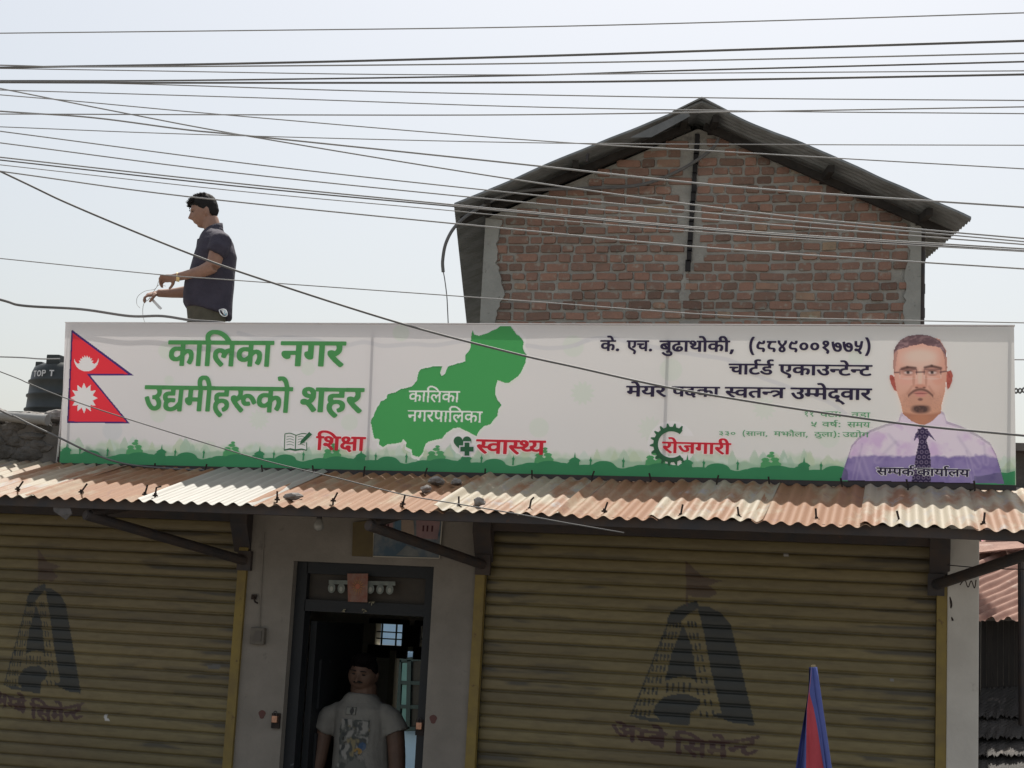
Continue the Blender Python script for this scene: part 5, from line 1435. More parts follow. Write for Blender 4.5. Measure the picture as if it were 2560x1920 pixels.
mst = np.clip(1.3 - np.abs(gy_ - (668 + 55 * ((gx - 834) / 105) ** 2)) / 15, 0, 1) * (np.abs(gx - 834) < 108)
sk = lay_on(sk, mst, ink(92, 64, 60), .85)
sk = lay_on(sk, soft(835, 700, 70, 20), ink(176, 112, 108), .85)
sk = lay_on(sk, soft(835, 704, 74, 4.5), ink(112, 62, 60), .9)
sk = lay_on(sk, soft(835, 722, 58, 14), ink(192, 130, 122), .8)
sk = lay_on(sk, soft(832, 755, 28, 16), ink(100, 70, 66), .8)
gt = soft(836, 838, 96, 46, 2.4) * np.clip((gy_ - 792) / 22, 0, 1)
sk = lay_on(sk, gt, ink(70, 54, 54), .95 * (.8 + .3 * nz(14)))
sk = lay_on(sk, V_([(600, 330), (596, 520), (612, 520), (628, 400), (640, 335)]), ink(150, 112, 106), .6)
sk = lay_on(sk, V_([(1062, 330), (1068, 500), (1050, 500), (1040, 400), (1020, 330)]), ink(140, 100, 92), .6)
c = lay_on(c, f, (0, 0, 0), 0)
c = c * (1 - f[..., None]) + sk * f[..., None]
hr = V_(HAIR)
hc = np.ones(c.shape) * np.array(ink(112, 88, 92))
hc = lay_on(hc, np.clip((vnoise(gx / 26 + gy_ / 60, gy_ / 18, 3) - .45) * 4, 0, 1), ink(150, 122, 124), .8)
hc = lay_on(hc, soft(840, 300, 120, 40), ink(96, 70, 74), .7)
c = c * (1 - hr[..., None]) + hc * hr[..., None]
ear = np.maximum(V_(EARL), V_(EARR))
c = lay_on(c, ear, ink(190, 104, 92), 1)
c = lay_on(c, ear * np.clip((nz(20) - .45) * 4, 0, 1), ink(164, 80, 72), .7)
for cx in (728, 938):
    q = np.abs(np.maximum(np.abs(gx - cx) / 72, np.abs(gy_ - 535) / 38) - 1)
    c = lay_on(c, f * (1.2 - q * 15) * (gy_ < 540), ink(84, 64, 66), .75)
    c = lay_on(c, f * (1.2 - q * 15) * (gy_ >= 540), ink(232, 206, 198), .35)
for (x0, y0, x1, y1) in ((598, 524, 645, 522), (1005, 520, 1064, 510), (797, 520, 868, 518)):
    ex, ey = x1 - x0, y1 - y0
    t = np.clip(((gx - x0) * ex + (gy_ - y0) * ey) / (ex * ex + ey * ey), 0, 1)
    c = lay_on(c, 1.4 - np.hypot(gx - x0 - t * ex, gy_ - y0 - t * ey) / 7, ink(70, 54, 60), .8)
bb = U(2300, 1195, lay(6.8))
zb = BBL.z + (BBR.z - BBL.z) * (Pg[..., 0] - BBL.x) / (BBR.x - BBL.x) + .004
for it in (('sampark', 456, 776, 1342, 1350, 1406), ('karyalaya', 806, 1256, 1350, 1360, 1412)):
    m = word_mask(it[0], Pg[..., 0], Pg[..., 2], *at_word(r4, *it[1:], it[0], 6.8), .075)
    c[m] = (.80, .79, .80)
c = c * .93
keep = (np.maximum.reduce([V_(SH), f, ear, hr]) > 0) & (Pg[..., 2] > zb)
gridmesh('portrait_print', Pg, np.clip(c, 0, .86), flexmat('portrait_ink', attr='paint'), ban, keep=keep)
text('office_lettering', [('sampark', r4, 456, 776, 1342, 1350, 1406), ('karyalaya', r4, 806, 1256, 1350, 1360, 1412)], INK['text'], .026, 10)
hole |= er(SH, r4) | er(FACE, r4)
ink = _ink
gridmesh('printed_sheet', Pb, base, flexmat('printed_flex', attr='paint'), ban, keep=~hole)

for o in ban.children_recursive:
    if o.type == 'MESH' and o.name.split('.')[0] not in ('frame', 'hem', 'bottom_rail'):
        me = o.data
        n_ = len(me.vertices)
        co = np.empty(n_ * 3, np.float32)
        me.vertices.foreach_get('co', co)
        co = co.reshape(-1, 3)
        X_, Z_ = co[:, 0] + 10, co[:, 2] + 3
        co[:, 1] += (.015 * (vnoise(X_ * 1.3, Z_ * 2.2, 2) - .5) + .008 * (vnoise(X_ * 3.1 + Z_ * 1.5, Z_ * 1.2 + 4, 2) - .5)).astype(np.float32)
        me.vertices.foreach_set('co', co.ravel())
        me.update()

# ------------------------------------------------------------------ brick house behind
HY = 3.8
hv = Vector((-math.sin(YAW), math.cos(YAW), 0))
hx0, hx1, hze = -3.535, .135, 5.39
apx = U(1745, 322, HY)
bh = root('brick_house', (-1.7, HY, 0), 'tall unplastered red brick house with a dark tin gable roof behind the banner', 'house')
gable = [(hx0, 0), (hx1, 0), (hx1, hze), (apx.x, apx.z), (hx0, hze)]
mort = pmat('cement_mortar', (.36, .345, .31), (.27, .26, .235), 9, 8, .95, bump=.6, bscale=60, c3=(.16, .15, .14), c3scale=6, c3lo=.6, c3hi=.72)
wb = MB()
fp = [Vector((x, HY, z)) for x, z in gable]
wb.prism(fp, hv * 6)
hw = wb.build('wall', mort, bh)
bk = MB()
topz = lambda x: min(hze + (x - hx0) / (apx.x - hx0) * (apx.z - hze), hze + (hx1 - x) / (hx1 - apx.x) * (apx.z - hze))
Rb = random.Random(11)
z = 3.9
row = 0
while z < apx.z:
    x = hx0 + .02 + Rb.uniform(0, .1)
    while x < hx1 - .05:
        L_ = Rb.choice((.1, .108, .115, .125, .15, .185, .2)) * Rb.uniform(.92, 1.08)
        h_ = .068 * Rb.uniform(.8, 1.1)
        xc, zc = x + L_ / 2, z + .033 + Rb.uniform(-.005, .005) + .006 * math.sin(xc * 2 + row) if False else z + .033 + Rb.uniform(-.004, .004) + .006 * math.sin(x * 1.7 + row * .6)
        x += L_ + Rb.uniform(.009, .022)
        ln = x < apx.x
        if zc > topz(xc - L_ / 2) - .0 or zc > topz(xc + L_ / 2) - .0 or xc + L_ / 2 > hx1 - .02:
            continue
        sx = apx.x + (zc - 6.1) * .035
        if abs(xc - sx) < L_ / 2 + .012 and zc > 4.9:
            continue
        if abs(xc - (sx - .02)) < .06 and zc <= 4.92 and Rb.random() < .7:
            continue
        dp = Rb.uniform(.004, .022)
        n = 8
        # worn brick face: an eight sided block with knocked corners
        ch = Rb.uniform(.004, .014)
        a_, b_ = L_ / 2, h_ / 2
        o8 = [(-a_ + ch, -b_), (a_ - ch * Rb.uniform(.4, 1.6), -b_), (a_, -b_ + ch * .8), (a_, b_ - ch), (a_ - ch, b_), (-a_ + ch * Rb.uniform(.4, 1.8), b_), (-a_, b_ - ch * .8), (-a_, -b_ + ch)]
        tl = Rb.uniform(-.05, .05)
        back = [Vector((xc + p + q * tl, HY + .01, zc + q + p * tl)) for p, q in o8]
        front = [Vector((xc + p * Rb.uniform(.93, .97) + q * tl, HY - dp + Rb.uniform(-.003, .003), zc + q * .92 + p * tl)) for p, q in o8]
        k = len(bk.v)
        bk.add(back + front, [tuple(range(8, 16))] + [(i, (i + 1) % 8, 8 + (i + 1) % 8, 8 + i) for i in range(8)])
    z += .0835
    row += 1
brickm = pmat('worn_red_brick', (.335, .21, .165), (.275, .185, .15), 10, 7, .95, bump=.5, bscale=55, c3=(.36, .34, .30), c3scale=13, c3lo=.57, c3hi=.68,
              island=[(0, (.5, .5, .5)), (.06, (.62, .62, .6)), (.3, (.78, .76, .74)), (.7, (.9, .82, .78)), (.92, (1, .92, .86)), (1, (1, 1.15, 1.0))])
bk.build('brick_facing', brickm, hw)
# plaster strips at the corners and the patch under the dark slit
strip = MB()
cpm = pmat('pale_cement_plaster', (.32, .32, .295), (.26, .26, .24), 5, 8, .95, bump=.35, bscale=30, c3=(.14, .135, .125), c3scale=12, c3lo=.64, c3hi=.72)
Rp = random.Random(5)
pts = [Vector((hx0 - .012, HY - .03, 3.8)), Vector((hx0 - .012, HY - .03, hze - .01))]
edge = []
zz_ = hze - .03
while zz_ > 3.8:
    f_ = .135 + .06 * max(0, 1 - abs(zz_ - 4.72) / .18) + Rp.uniform(-.012, .012) - (.03 if 4.95 < zz_ < 5.3 else 0)
    edge.append(Vector((hx0 + f_, HY - .03, zz_)))
    zz_ -= .035
strip.prism(pts + edge, (0, .05, 0))
strip.build('corner_plaster', cpm, hw, tri=True)
strip = MB()
pts = [Vector((hx1 + .006, HY - .028, hze - .02)), Vector((hx1 + .006, HY - .028, 3.8))]
edge = []
zz_ = 3.8
while zz_ < hze - .06:
    edge.append(Vector((hx1 - (.12 if zz_ < 4.95 else .09) + Rp.uniform(-.014, .014), HY - .028, zz_)))
    zz_ += .035
strip.prism(pts + edge, (0, .05, 0))
strip.build('corner_plaster', cpm, hw, tri=True)
pp = []
for k in range(26):
    t = 2 * math.pi * k / 26
    pp.append(Vector((apx.x - .06 + (.032 + .02 * Rp.random()) * math.cos(t), HY - .012, 4.7 + (.17 + .05 * Rp.random()) * math.sin(t))))
MB().prism(pp, (0, .03, 0)).build('cement_patch', mort, hw, tri=True)
po = MB()
for k in range(14):
    z0 = 4.9 + (apx.z - .06 - 4.9) * k / 14
    po.box((apx.x + (z0 - 6.1) * .035 + Rp.uniform(-.004, .004), HY - .012, z0 + .045), (.034 + Rp.uniform(0, .008), .03, .096))
po.build('dark_slit', pmat('slit_shade', (.018, .017, .018), (.03, .028, .028), 20, 5, .8), hw)  # dark strip standing in for the shadowed slit in the brickwork

# tin roof
VL, VA, VR = U(1135, 515, HY - .4), U(1755, 258, HY - .4), U(2428, 550, HY - .4)
dk = pmat('old_dark_tin', (.23, .24, .24), (.14, .145, .14), 5, 7, .6, c3=(.15, .14, .13), c3scale=9, c3lo=.62, c3hi=.74)
for A_, B_, seed, wav in ((VA, VL, 2, .02), (VA, VR, 9, .045)):
    uu, vv = np.meshgrid(np.linspace(0, 1, 40), np.arange(0, 6.4, .0127))
    P = np.array(A_)[None, None] + (np.array(B_) - np.array(A_)) * uu[..., None] + np.array(hv) * vv[..., None]
    P[..., 2] += .007 * np.cos(2 * np.pi * vv / .0762)
    P[..., 2] += wav * (vnoise(uu * 5 + seed, vv * .5, 2) - .35) * np.sin(np.pi * uu) ** .5
    P2 = np.concatenate([P, P[::-1] + np.array([0, 0, .02]), P[:1]], 0)
    gridmesh('roof', P2, None, dk, bh)
pu = MB()
for A_, B_ in ((VA, VL), (VA, VR)):
    for f_ in (.06, .5, .86):
        q = A_.lerp(B_, f_) - Vector((0, 0, .055))
        pu.bar(q + hv * .06, q + hv * 6, .05, .06)
    d = (B_ - A_)
    pu.bar(A_ + d * .03 + hv * .3 - Vector((0, 0, .075)), A_ + d * .97 + hv * .3 - Vector((0, 0, .075)), .05, .06)
pu.build('roof_timber', pmat('dark_timber', (.035, .03, .026), (.02, .018, .016), 9, 6, .9), bh)
cap = MB()
for s_, q1 in ((-1, VL), (1, VR)):
    d = (q1 - VA).normalized()
    cap.prism([VA + Vector((0, -.02, .035)), VA + d * .26 + Vector((0, -.02, .018)), VA + d * .26 + Vector((0, -.02, .03)), VA + Vector((0, -.02, .05))], hv * 6.1)
cap.build('ridge_cap', dk, bh)
fl_ = MB()
fl_.prism([U(x, y, HY - .43) for x, y in ((1574, 344), (1628, 343), (1726, 290), (1716, 277))], (0, .012, .004))
fl_.build('verge_flashing', pmat('pale_zinc', (.16, .165, .165), (.12, .125, .125), 8, 6, .6), bh)
for x, y in ((1468, 378),):
    q = U(x, y + 12, HY - .38)
    MB().tube([q - Vector((0, 0, .05)), q, q + Vector((.012, 0, .02))], .012, 8).build('roof_bolt', M['steel'], bh)
ca = MB().tube(crv([U(1802, 330, 3.72), U(1780, 372, 3.72), U(1700, 425, 3.72), U(1600, 462, 3.72), U(1470, 470, 3.72), U(1290, 480, 3.6), U(1190, 525, 3.45), U(1141, 563, 3.36), U(1116, 605, 3.3), U(1107, 650, 3.3), U(1108, 680, 3.3)]), .0145, 7)
ca.tube(crv([U(1108, 678, 3.3), U(1112, 700, 3.3), U(1117, 740, 3.3), U(1119, 775, 3.3), U(1121, 820, 3.3)]), .005, 6)
put(ca.build('service_cable', pmat('grey_conduit', (.11, .11, .11), (.15, .145, .14), 9)), label='grey service cable looping across the brick gable and dangling off the roof corner', cat='cable')
dp = MB().tube([(hx1 + .012, HY + .03, 0), (hx1 + .012, HY + .03, hze - .1)], .026, 10)
for z in (4.55, 4.75, 5.02):
    dp.tube([(hx1 + .012, HY + .03, z - .04), (hx1 + .012, HY + .03, z + .04)], .03, 10)
dp.build('drain_pipe', M['steel'], bh)

# ------------------------------------------------------------------ left: parapet, rubble, pipe, tank
pa = MB().box((-6.44, .06, 2.87), (2.4, .17, .24))
pa.build('parapet', M['darkconc'], shop)
pr2 = MB()
for k in range(70):
    pr2.add(*rock((R.uniform(-7.5, -5.27), -.02, R.uniform(2.79, 2.99)), (R.uniform(.05, .11), .03, R.uniform(.025, .055))))
pr2.build('parapet_stones', pmat('dark_stone', (.13, .12, .11), (.06, .056, .05), 9, 6, .95, bump=.6, bscale=30), shop)
rb_ = MB()
for k in range(60):
    x = -7.5 + 2.5 * k / 60 + R.uniform(-.03, .03)
    s_ = (R.uniform(.05, .12), R.uniform(.05, .09), R.uniform(.025, .05))
    rb_.add(*rock((x, R.uniform(.1, .28), 2.995 + s_[2] * .6 + R.choice((0, .035, .05))), s_))
put(rb_.build('rubble', M['rock'], smooth=False), label='row of broken stone rubble along the roof edge left of the banner', cat='rubble', kind='stuff')
MB().box((-6.9, .55, 3.09), (3.2, .3, .07), jit=.012).build('slab_edge', M['concrete'], shop)
pv = MB()
p0, p1 = U(-260, 1018, -.06), U(118, 1050, -.06)
pv.tube([p0, p1], .034, 18)
pv.tube([p1 + (p1 - p0).normalized() * .003, p1 - (p1 - p0).normalized() * .02], .0365, 18)
put(pv.build('drain_pipe', pmat('grey_pvc', (.3, .3, .29), (.24, .24, .23), 6, 5, .5), smooth=False), label='grey plastic drain pipe lying on the roof edge left of the banner', cat='pipe')
tk = U(172, 1000, 5)
zb_, zt_ = U(120, 1044, 5).z, U(120, 911, 5).z
H_ = (zt_ - zb_) / 1.04
tank = root('water_tank', (tk.x, 5, zb_), 'black ribbed plastic water tank half hidden behind the left end of the banner', 'water tank')
rr0 = .41
prof = [(rr0 * .98, 0), (rr0, .02)]
for k in range(3):
    z0 = H_ * (.06 + .27 * k)
    prof += [(rr0 * (.995 - .02 * k), z0), (rr0 * (1.035 - .02 * k), z0 + .012), (rr0 * (1.035 - .02 * k), z0 + .026), (rr0 * (.99 - .02 * k), z0 + .04)]
prof += [(rr0 * .93, H_ * .82), (rr0 * .88, H_ * .92), (rr0 * .72, H_ * .985), (rr0 * .4, H_ * 1.02), (.001, H_ * 1.03)]
tb = pmat('black_tank_plastic', (.03, .036, .036), (.045, .05, .05), 5, 6, .5)
body = MB().lathe(prof, (tk.x, 5, zb_), 48).build('body', tb, tank, smooth=True)
MB().box((tk.x - .29, 4.9, zb_ + H_ * .95), (.07, .1, .1)).build('lug', tb, tank, bevel=.01)
MB().box((tk.x - .03, 4.75, zb_ + H_ * 1.03), (.14, .16, .1)).build('lid', tb, tank, bevel=.012)
# lettering TOP T, bent round the tank
def letter_polys(ch):
    return {'T': [[(0, 1), (.8, 1), (.8, .8), (.52, .8), (.52, 0), (.28, 0), (.28, .8), (0, .8)]],
            'P': [[(0, 0), (.22, 0), (.22, 1), (0, 1)], [(.22, 1), (.6, 1), (.75, .88), (.22, .82)], [(.55, .86), (.75, .88), (.75, .55), (.55, .58)], [(.22, .6), (.6, .6), (.75, .55), (.58, .42), (.22, .42)]],
            'O': [[(.5 + q * math.cos(t0), .5 + q2 * math.sin(t0)) for q, q2, t0 in ((.5, .5, t), (.5, .5, t + .35), (.27, .3, t + .35), (.27, .3, t))] for t in [k * .349 for k in range(18)]]}[ch]
lt = MB()
xx = 0
for ch in 'TOP T':
    if ch == ' ':
        xx += .45
        continue
    for q in letter_polys(ch):
        lt.flat([Vector((tk.x + (rr0 * .985) * math.sin(th), 5 - (rr0 * .985) * math.cos(th), zb_ + H_ * .685 + .062 * b_)) for th, b_ in [((xx + a_) * .062 / rr0 - .56, b_) for a_, b_ in q]])
    xx += 1.0 if ch != 'O' else 1.15
lt.build('lettering', pmat('white_paint', (.6, .6, .6)), body)
th_ = root('tank_house', (-8.4, 5.6, 0), 'low grey concrete roof block that carries the black water tank', 'building')
MB().box((-8.4, 5.6, zb_ / 2 - .005), (3, 2.2, zb_ - .01)).build('wall', M['concrete'], th_)

# ------------------------------------------------------------------ right: neighbour's rusty roofs
def corr(name, P0, Uv, Vv, ph, amp, mat, parent, n=(150, 120), rag=0.0):
    uu, vv = np.meshgrid(np.linspace(0, 1, n[0]), np.linspace(0, 1, n[1]))
    if rag:
        vv = vv + (1 - vv) * rag * (vnoise(uu * 40, uu * 0 + 3, 2) - .5)
    nrm = np.array(Uv.cross(Vv).normalized())
    P = np.array(P0) + np.array(Uv) * uu[..., None] + np.array(Vv) * vv[..., None] + nrm * (amp * np.cos(2 * np.pi * ph(uu, vv)) + amp * 1.5 * (vnoise(uu * 6, vv * 6, 2) - .5))[..., None]
    return gridmesh(name, P, None, mat, parent)


sheds = root('neighbour_shed', (1.6, 3.0, 0), 'shed with rusted tin roof above dark planks right of the shop pillar', 'shed')
P00, P10, P01 = U(2435, 1550, 1.6), U(2900, 1535, 1.6), U(2435, 1352, 3.4)
rust2 = pmat('pink_rusted_tin', (.34, .2, .155), (.24, .13, .1), 5, 7, .8, c3=(.42, .3, .25), c3scale=9, c3lo=.58, c3hi=.7)
corr('roof', P00, P10 - P00, P01 - P00, lambda u, v: (.18 * u * 2.58 - .55 * v) * 22, .016, rust2, sheds, (300, 160), .03)
q0, q1 = U(2435, 1358, 3.42), U(2900, 1368, 3.42)
corr('roof_sheet', q0 + Vector((0, .02, .02)), q1 - q0, Vector((0, .9, .12)), lambda u, v: u * 30, .012, pmat('pink_tin', (.5, .2, .24), (.4, .18, .2), 6, 6, .6), sheds, (200, 30))
q0, q1 = U(2435, 1384, 3.0), U(2520, 1382, 3.0)
pk_ = MB()
pk_.prism([U(2436, 1385, 2.9), U(2500, 1378, 2.9), U(2560, 1372, 2.9), U(2560, 1356, 3.1), U(2436, 1360, 3.1)], (0, 0, .01))
pk_.build('ridge_sheet', rust2, sheds)
pl = MB()
for k in range(14):
    a_ = U(2425 + 14 * k, 1552, 1.75)
    pl.box((a_.x + .017, 1.75 + R.uniform(0, .01), a_.z / 2), (.03 + R.uniform(0, .004), .02, a_.z))
pl.build('plank_wall', pmat('dark_planks', (.045, .04, .036), (.028, .026, .025), 6, 6, .9, stretch=(4, 4, .5)), sheds)
dkt = pmat('dark_old_tin', (.085, .078, .072), (.05, .046, .043), 6, 7, .75, c3=(.16, .14, .125), c3scale=12, c3lo=.6, c3hi=.7)
for k, (y0, y1, dy) in enumerate(((1790, 1715, 1.45), (1842, 1778, 1.25), (1886, 1828, 1.1), (1930, 1872, .95), (1990, 1915, .8))):
    a_, b_, c_ = U(2435, y0 + 6, dy), U(2900, y0 - 14, dy), U(2435, y1, dy + .32)
    corr('roof_sheet', a_, b_ - a_, c_ - a_ + Vector((.05, 0, 0)), lambda u, v: 30 * (u - .3 * v), .010, dkt, sheds, (260, 24), .12)
MB().tube([U(2553, 1400, 1.4), U(2556, 1930, 1.4)], .022, 10).build('post', M['steel'], sheds)
nb = root('far_house', (1.9, 2.4, 0), 'dark house wall just beyond the right end of the banner', 'house')
z0, z1 = U(2545, 1300, 2.0).z, U(2545, 1056, 2.0).z
x0 = U(2500, 1100, 2.0).x
MB().box((x0 + 1.2, 4.4, z1 / 2), (2.4, 1.4, z1)).build('wall', M['darkconc'], nb)
MB().box((x0 + 1.2, 3.66, z1 - .33), (2.44, .08, .09), jit=.02).build('ledge', M['rock'], nb)
MB().box((x0 + 1.2, 4.35, z1 + .03), (2.5, 1.6, .06)).build('roof', M['darkconc'], nb)

# ------------------------------------------------------------------ the drooping flag on its pole
def fpt(x, y, dy=0):
    return U(x, y, -3 + dy)


flag = root('small_flag', (0, -3, 0), 'crimson flag with blue border hanging folded on a leaning stick before the shutter', 'flag')
pt0, pt1 = fpt(2033, 1662), fpt(2072, 1920)
dirn = (pt1 - pt0).normalized()
MB().tube([pt0, pt0 + dirn * (1.77 + .08)], .008, 8).build('stick', pmat('bamboo', (.3, .24, .14)), flag)
rows = [(1668, 2023, 2026, 2029, 2029, 2035), (1700, 2022, 2024, 2026, 2027, 2040), (1731, 2020.5, 2021, 2022, 2023, 2044.5), (1770, 2014, 2017, 2017.5, 2034, 2050), (1817, 2006, 2014, 2016, 2043, 2057), (1870, 1997, 2008, 2015.5, 2051, 2065),
        (1920, 1989, 2003, 2015, 2059, 2072), (1990, 1978, 1998, 2015, 2070, 2083), (2080, 1968, 1994, 2016, 2082, 2096), (2170, 1972, 1998, 2020, 2090, 2108)]
NS = 7
vsF = []
rw_ = np.array(rows, float)
for yy_ in np.linspace(rw_[0, 0], rw_[-1, 0], 60):
    xs_ = [np.interp(yy_, rw_[:, 0], rw_[:, j]) for j in range(1, 6)]
    t_ = (yy_ - 1668) / 500
    dys = (.03, .055, -.014, -.022, 0)
    row = []
    for j in range(4):
        for q in range(5):
            f_ = q / 5
            x_ = xs_[j] * (1 - f_) + xs_[j + 1] * f_
            d_ = dys[j] * (1 - f_) + dys[j + 1] * f_ + t_ * (.010 * math.sin(f_ * 6.3 + j + yy_ * .006) + .008 * math.sin(yy_ * .021 + j * 2 + f_ * 9))
            row.append(fpt(x_ + 1.2 * math.sin(yy_ * .03 + j) * t_ * math.sin(f_ * 3.14), yy_, d_))
    row.append(fpt(xs_[4], yy_, 0))
    vsF.append(row)
blue = pmat('flag_blue', (.075, .1, .3), (.065, .085, .26), 12, 4, .8)
crim = pmat('flag_crimson', (.36, .05, .068), (.32, .045, .06), 12, 4, .8)
for nm, cols_, mt in (('blue_border', [(q, q + 1) for q in range(20) if q // 5 != 2], blue), ('red_field', [(q, q + 1) for q in range(10, 15)], crim)):
    b = MB()
    for i in range(len(vsF) - 1):
        for a_, c_ in cols_:
            b.flat([vsF[i][a_], vsF[i][c_], vsF[i + 1][c_], vsF[i + 1][a_]])
    if nm == 'blue_border':
        e_ = [fpt(r_[5] + .5, r_[0], -.004) for r_ in rows]
        b.tube(e_, .0105, 8)
    b.build(nm, mt, flag, smooth=True)

# ------------------------------------------------------------------ overhead cables
cabm = pmat('grey_cable_sheath', (.26, .265, .27), (.31, .31, .305), 3, 4, .6)
cabd = pmat('black_cable_sheath', (.11, .11, .112), (.15, .148, .145), 3, 4, .55)
X2 = lambda x, y: (1280 + x / 1.728, y / 1.728)
cab = [
    ('topmost thin cable high above everything else', -3.2, .0034, 0, [(0, 83), (640, 76), (1280, 68), (1920, 52), (2560, 32)]),
    ('thick cable second from the top', -3.0, .0066, 1, [(0, 169), (640, 158), (1280, 142), (1920, 122), (2560, 102)]),
    ('medium cable close under the thick second cable', -3.1, .0042, 0, [(0, 163), (174, 167), (640, 165), (1280, 159), (1900, 148), (2560, 133)]),
    ('thin cable that sags and joins the bundle at the left edge', -2.9, .0032, 0, [(0, 171), (370, 177), (860, 185), (1280, 187), (1714, 183), (2560, 177)]),
    ('dark cable rising from the left bundle to the right', -2.8, .005, 1, [(0, 202), (460, 201), (1280, 189), (1714, 176), (2560, 154)]),
    ('thick dark cable running nearly level out of the left bundle', -2.9, .006, 1, [(0, 206), (460, 207), (1280, 206), (1900, 198), (2560, 186)]),
    ('thin cable sinking gently out of the left bundle', -2.6, .0036, 0, [(0, 203), (347, 210), (820, 225), (1280, 236), (1900, 246), (2560, 251)]),
    ('thin cable touching the roof peak of the brick house', -2.5, .0034, 0, [(0, 225), (694, 246), (1280, 266), (1917, 278), (2560, 284)]),
    ('level cable crossing just under the roof peak', -2.7, .0038, 0, [(0, 285), (640, 287), (1280, 287), (1917, 278), (2560, 267)]),
    ('thin cable sloping down across the left roof slope', -2.5, .0034, 0, [(0, 237), (191, 253), (550, 286), (1280, 347), (1859, 382), (2560, 422)]),
    ('steep cable falling from upper left across the brick gable', -2.3, .0044, 0, [(0, 221), (318, 284), (625, 341), (1280, 448), (1859, 528), (2264, 570), (2560, 596)]),
    ('dark medium cable crossing the upper bricks and the dark slit', -2.4, .0052, 0, [(0, 278), (231, 294), (463, 324), (637, 341), (1280, 408), (1859, 469), (2560, 518)]),
    ('very thin level cable over the top of the brick gable', -2.6, .003, 0, [(0, 317), (492, 336), (1280, 356), (1900, 361), (2560, 363)]),
    ('upper of two parallel cables above the worker', -2.2, .004, 0, [(0, 328), (637, 411), (1280, 482), (1859, 541), (2560, 604)]),
    ('lower of two parallel cables above the worker', -2.25, .004, 0, [(0, 357), (579, 431), (1280, 503), (1859, 556), (2560, 611)]),
    ('dark cable of the close pair meeting the left roof corner', -2.2, .0046, 0, [(0, 393), (579, 457), (1134, 512), (1280, 526), (1859, 578), (2560, 622)]),
    ('second cable of the close pair meeting the left roof corner', -2.1, .0046, 1, [(0, 400), (579, 464), (1134, 516), (1280, 530), (1859, 582), (2560, 627)]),
    ('faint cable just under the close pair', -2.15, .003, 0, [(0, 412), (579, 476), (1100, 524), (1280, 541), (1859, 588), (2560, 629)]),
    ('cable passing over the crown of the worker', -2.0, .0046, 0, [(0, 428), (474, 492), (1280, 573), (1801, 622), (2560, 672)]),
    ('long black drooping cable crossing the worker and the printed text', -1.9, .0066, 1, [(0, 428), (185, 515), (474, 634), (694, 711), (1007, 810), (1280, 882), (1440, 918), (1663, 967), (1921, 1011), (2110, 1039), (2306, 1065), (2560, 1089)]),
    ('thin cable crossing the waist of the worker', -1.8, .0034, 0, [(0, 646), (394, 686), (579, 700), (1280, 750), (1800, 788), (2264, 801), (2560, 807)]),
]
for nm, y, r, d, pts in cab:
    p = pts
    e0 = (p[0][0] - 700, p[0][1] - (p[1][1] - p[0][1]) / (p[1][0] - p[0][0]) * 700)
    e1 = (p[-1][0] + 700, p[-1][1] + (p[-1][1] - p[-2][1]) / (p[-1][0] - p[-2][0]) * 700)
    ln = crv([U(a_, b_, y) for a_, b_ in [e0] + p + [e1]], 7)
    put(MB().tube(ln, r * .8, 8).build('overhead_cable', cabd if d else cabm, smooth=True), label=nm, cat='cable', group='overhead cables')
put(MB().tube(crv([U(-600, 560, .06), U(-200, 700, .06), U(0, 749, .06), U(58, 764, .06), U(203, 773, .06), U(324, 790, .06), U(405, 790, .06), U(480, 801, .06), U(560, 808, .06), U(640, 830, .06)]), .0088, 8).build('black_cable', cabd, smooth=True), label='thick black cable coming from the left and vanishing behind the banner top', cat='cable')
put(MB().tube(crv([U(-400, 780, -1.5), U(0, 929, -1.5), U(71, 958, -1.5), U(158, 993, -1.5), U(318, 1047, -1.5), U(574, 1126, -1.5), U(695, 1160, -1.5), U(847, 1196, -1.5), U(1011, 1237, -1.5), U(1151, 1261, -1.5), U(1300, 1286, -1.5), U(1420, 1308, -1.4), U(1560, 1332, -1.2)]), .003, 8).build('thin_cable', cabd, smooth=True), label='thin grey cable slanting across the printed flag and down past the awning edge', cat='cable')
put(MB().tube(crv([U(-300, 880, -.2), U(0, 1026, -.2), U(34, 1040, -.2), U(78, 1062, -.2), U(156, 1098, -.2), U(218, 1128, -.18), U(282, 1152, -.16), U(340, 1164, -.14), U(430, 1172, -.12), U(520, 1176, -.1)]), .0062, 8).build('black_cable', cabd, smooth=True), label='black cable sagging onto the awning below the printed flag', cat='cable')
put(MB().tube(crv([U(-400, 885, 4.6), U(0, 892, 4.6), U(100, 897, 4.6), U(150, 897, 4.6)]), .007, 6).build('thin_cable', cabm), label='thin grey cable reaching the top of the water tank', cat='cable')
put(MB().tube(crv([U(2400, 897, 1.0), U(2535, 899, 1.0), U(2900, 900, 1.0)]), .004, 6).build('thin_cable', cabm), label='thin cable behind the right end of the banner', cat='cable')
tw = MB()
for s_ in (0, 1):
    tw.tube(crv([U(2500 + 10 * k, 977 + (6 if (k + s_) % 2 else -6) - (k > 5) * 2 * (k - 5), 1.2 + .01 * ((k + s_) % 2)) for k in range(30)], 4), .006, 6)
put(tw.build('twisted_cable', cabd, smooth=True), label='twisted pair of black cables right of the portrait', cat='cable')

# ------------------------------------------------------------------ people
skin = pmat('brown_skin', (.30, .175, .125), (.25, .14, .10), 14, 5, .55, spec=.4)
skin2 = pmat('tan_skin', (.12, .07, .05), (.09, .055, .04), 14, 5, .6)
hairm = pmat('black_hair', (.012, .011, .011), (.02, .018, .017), 40, 4, .75, stretch=(1, 1, .3), spec=.15)
eyem = pmat('dark_eye', (.02, .015, .012), rough=.2)


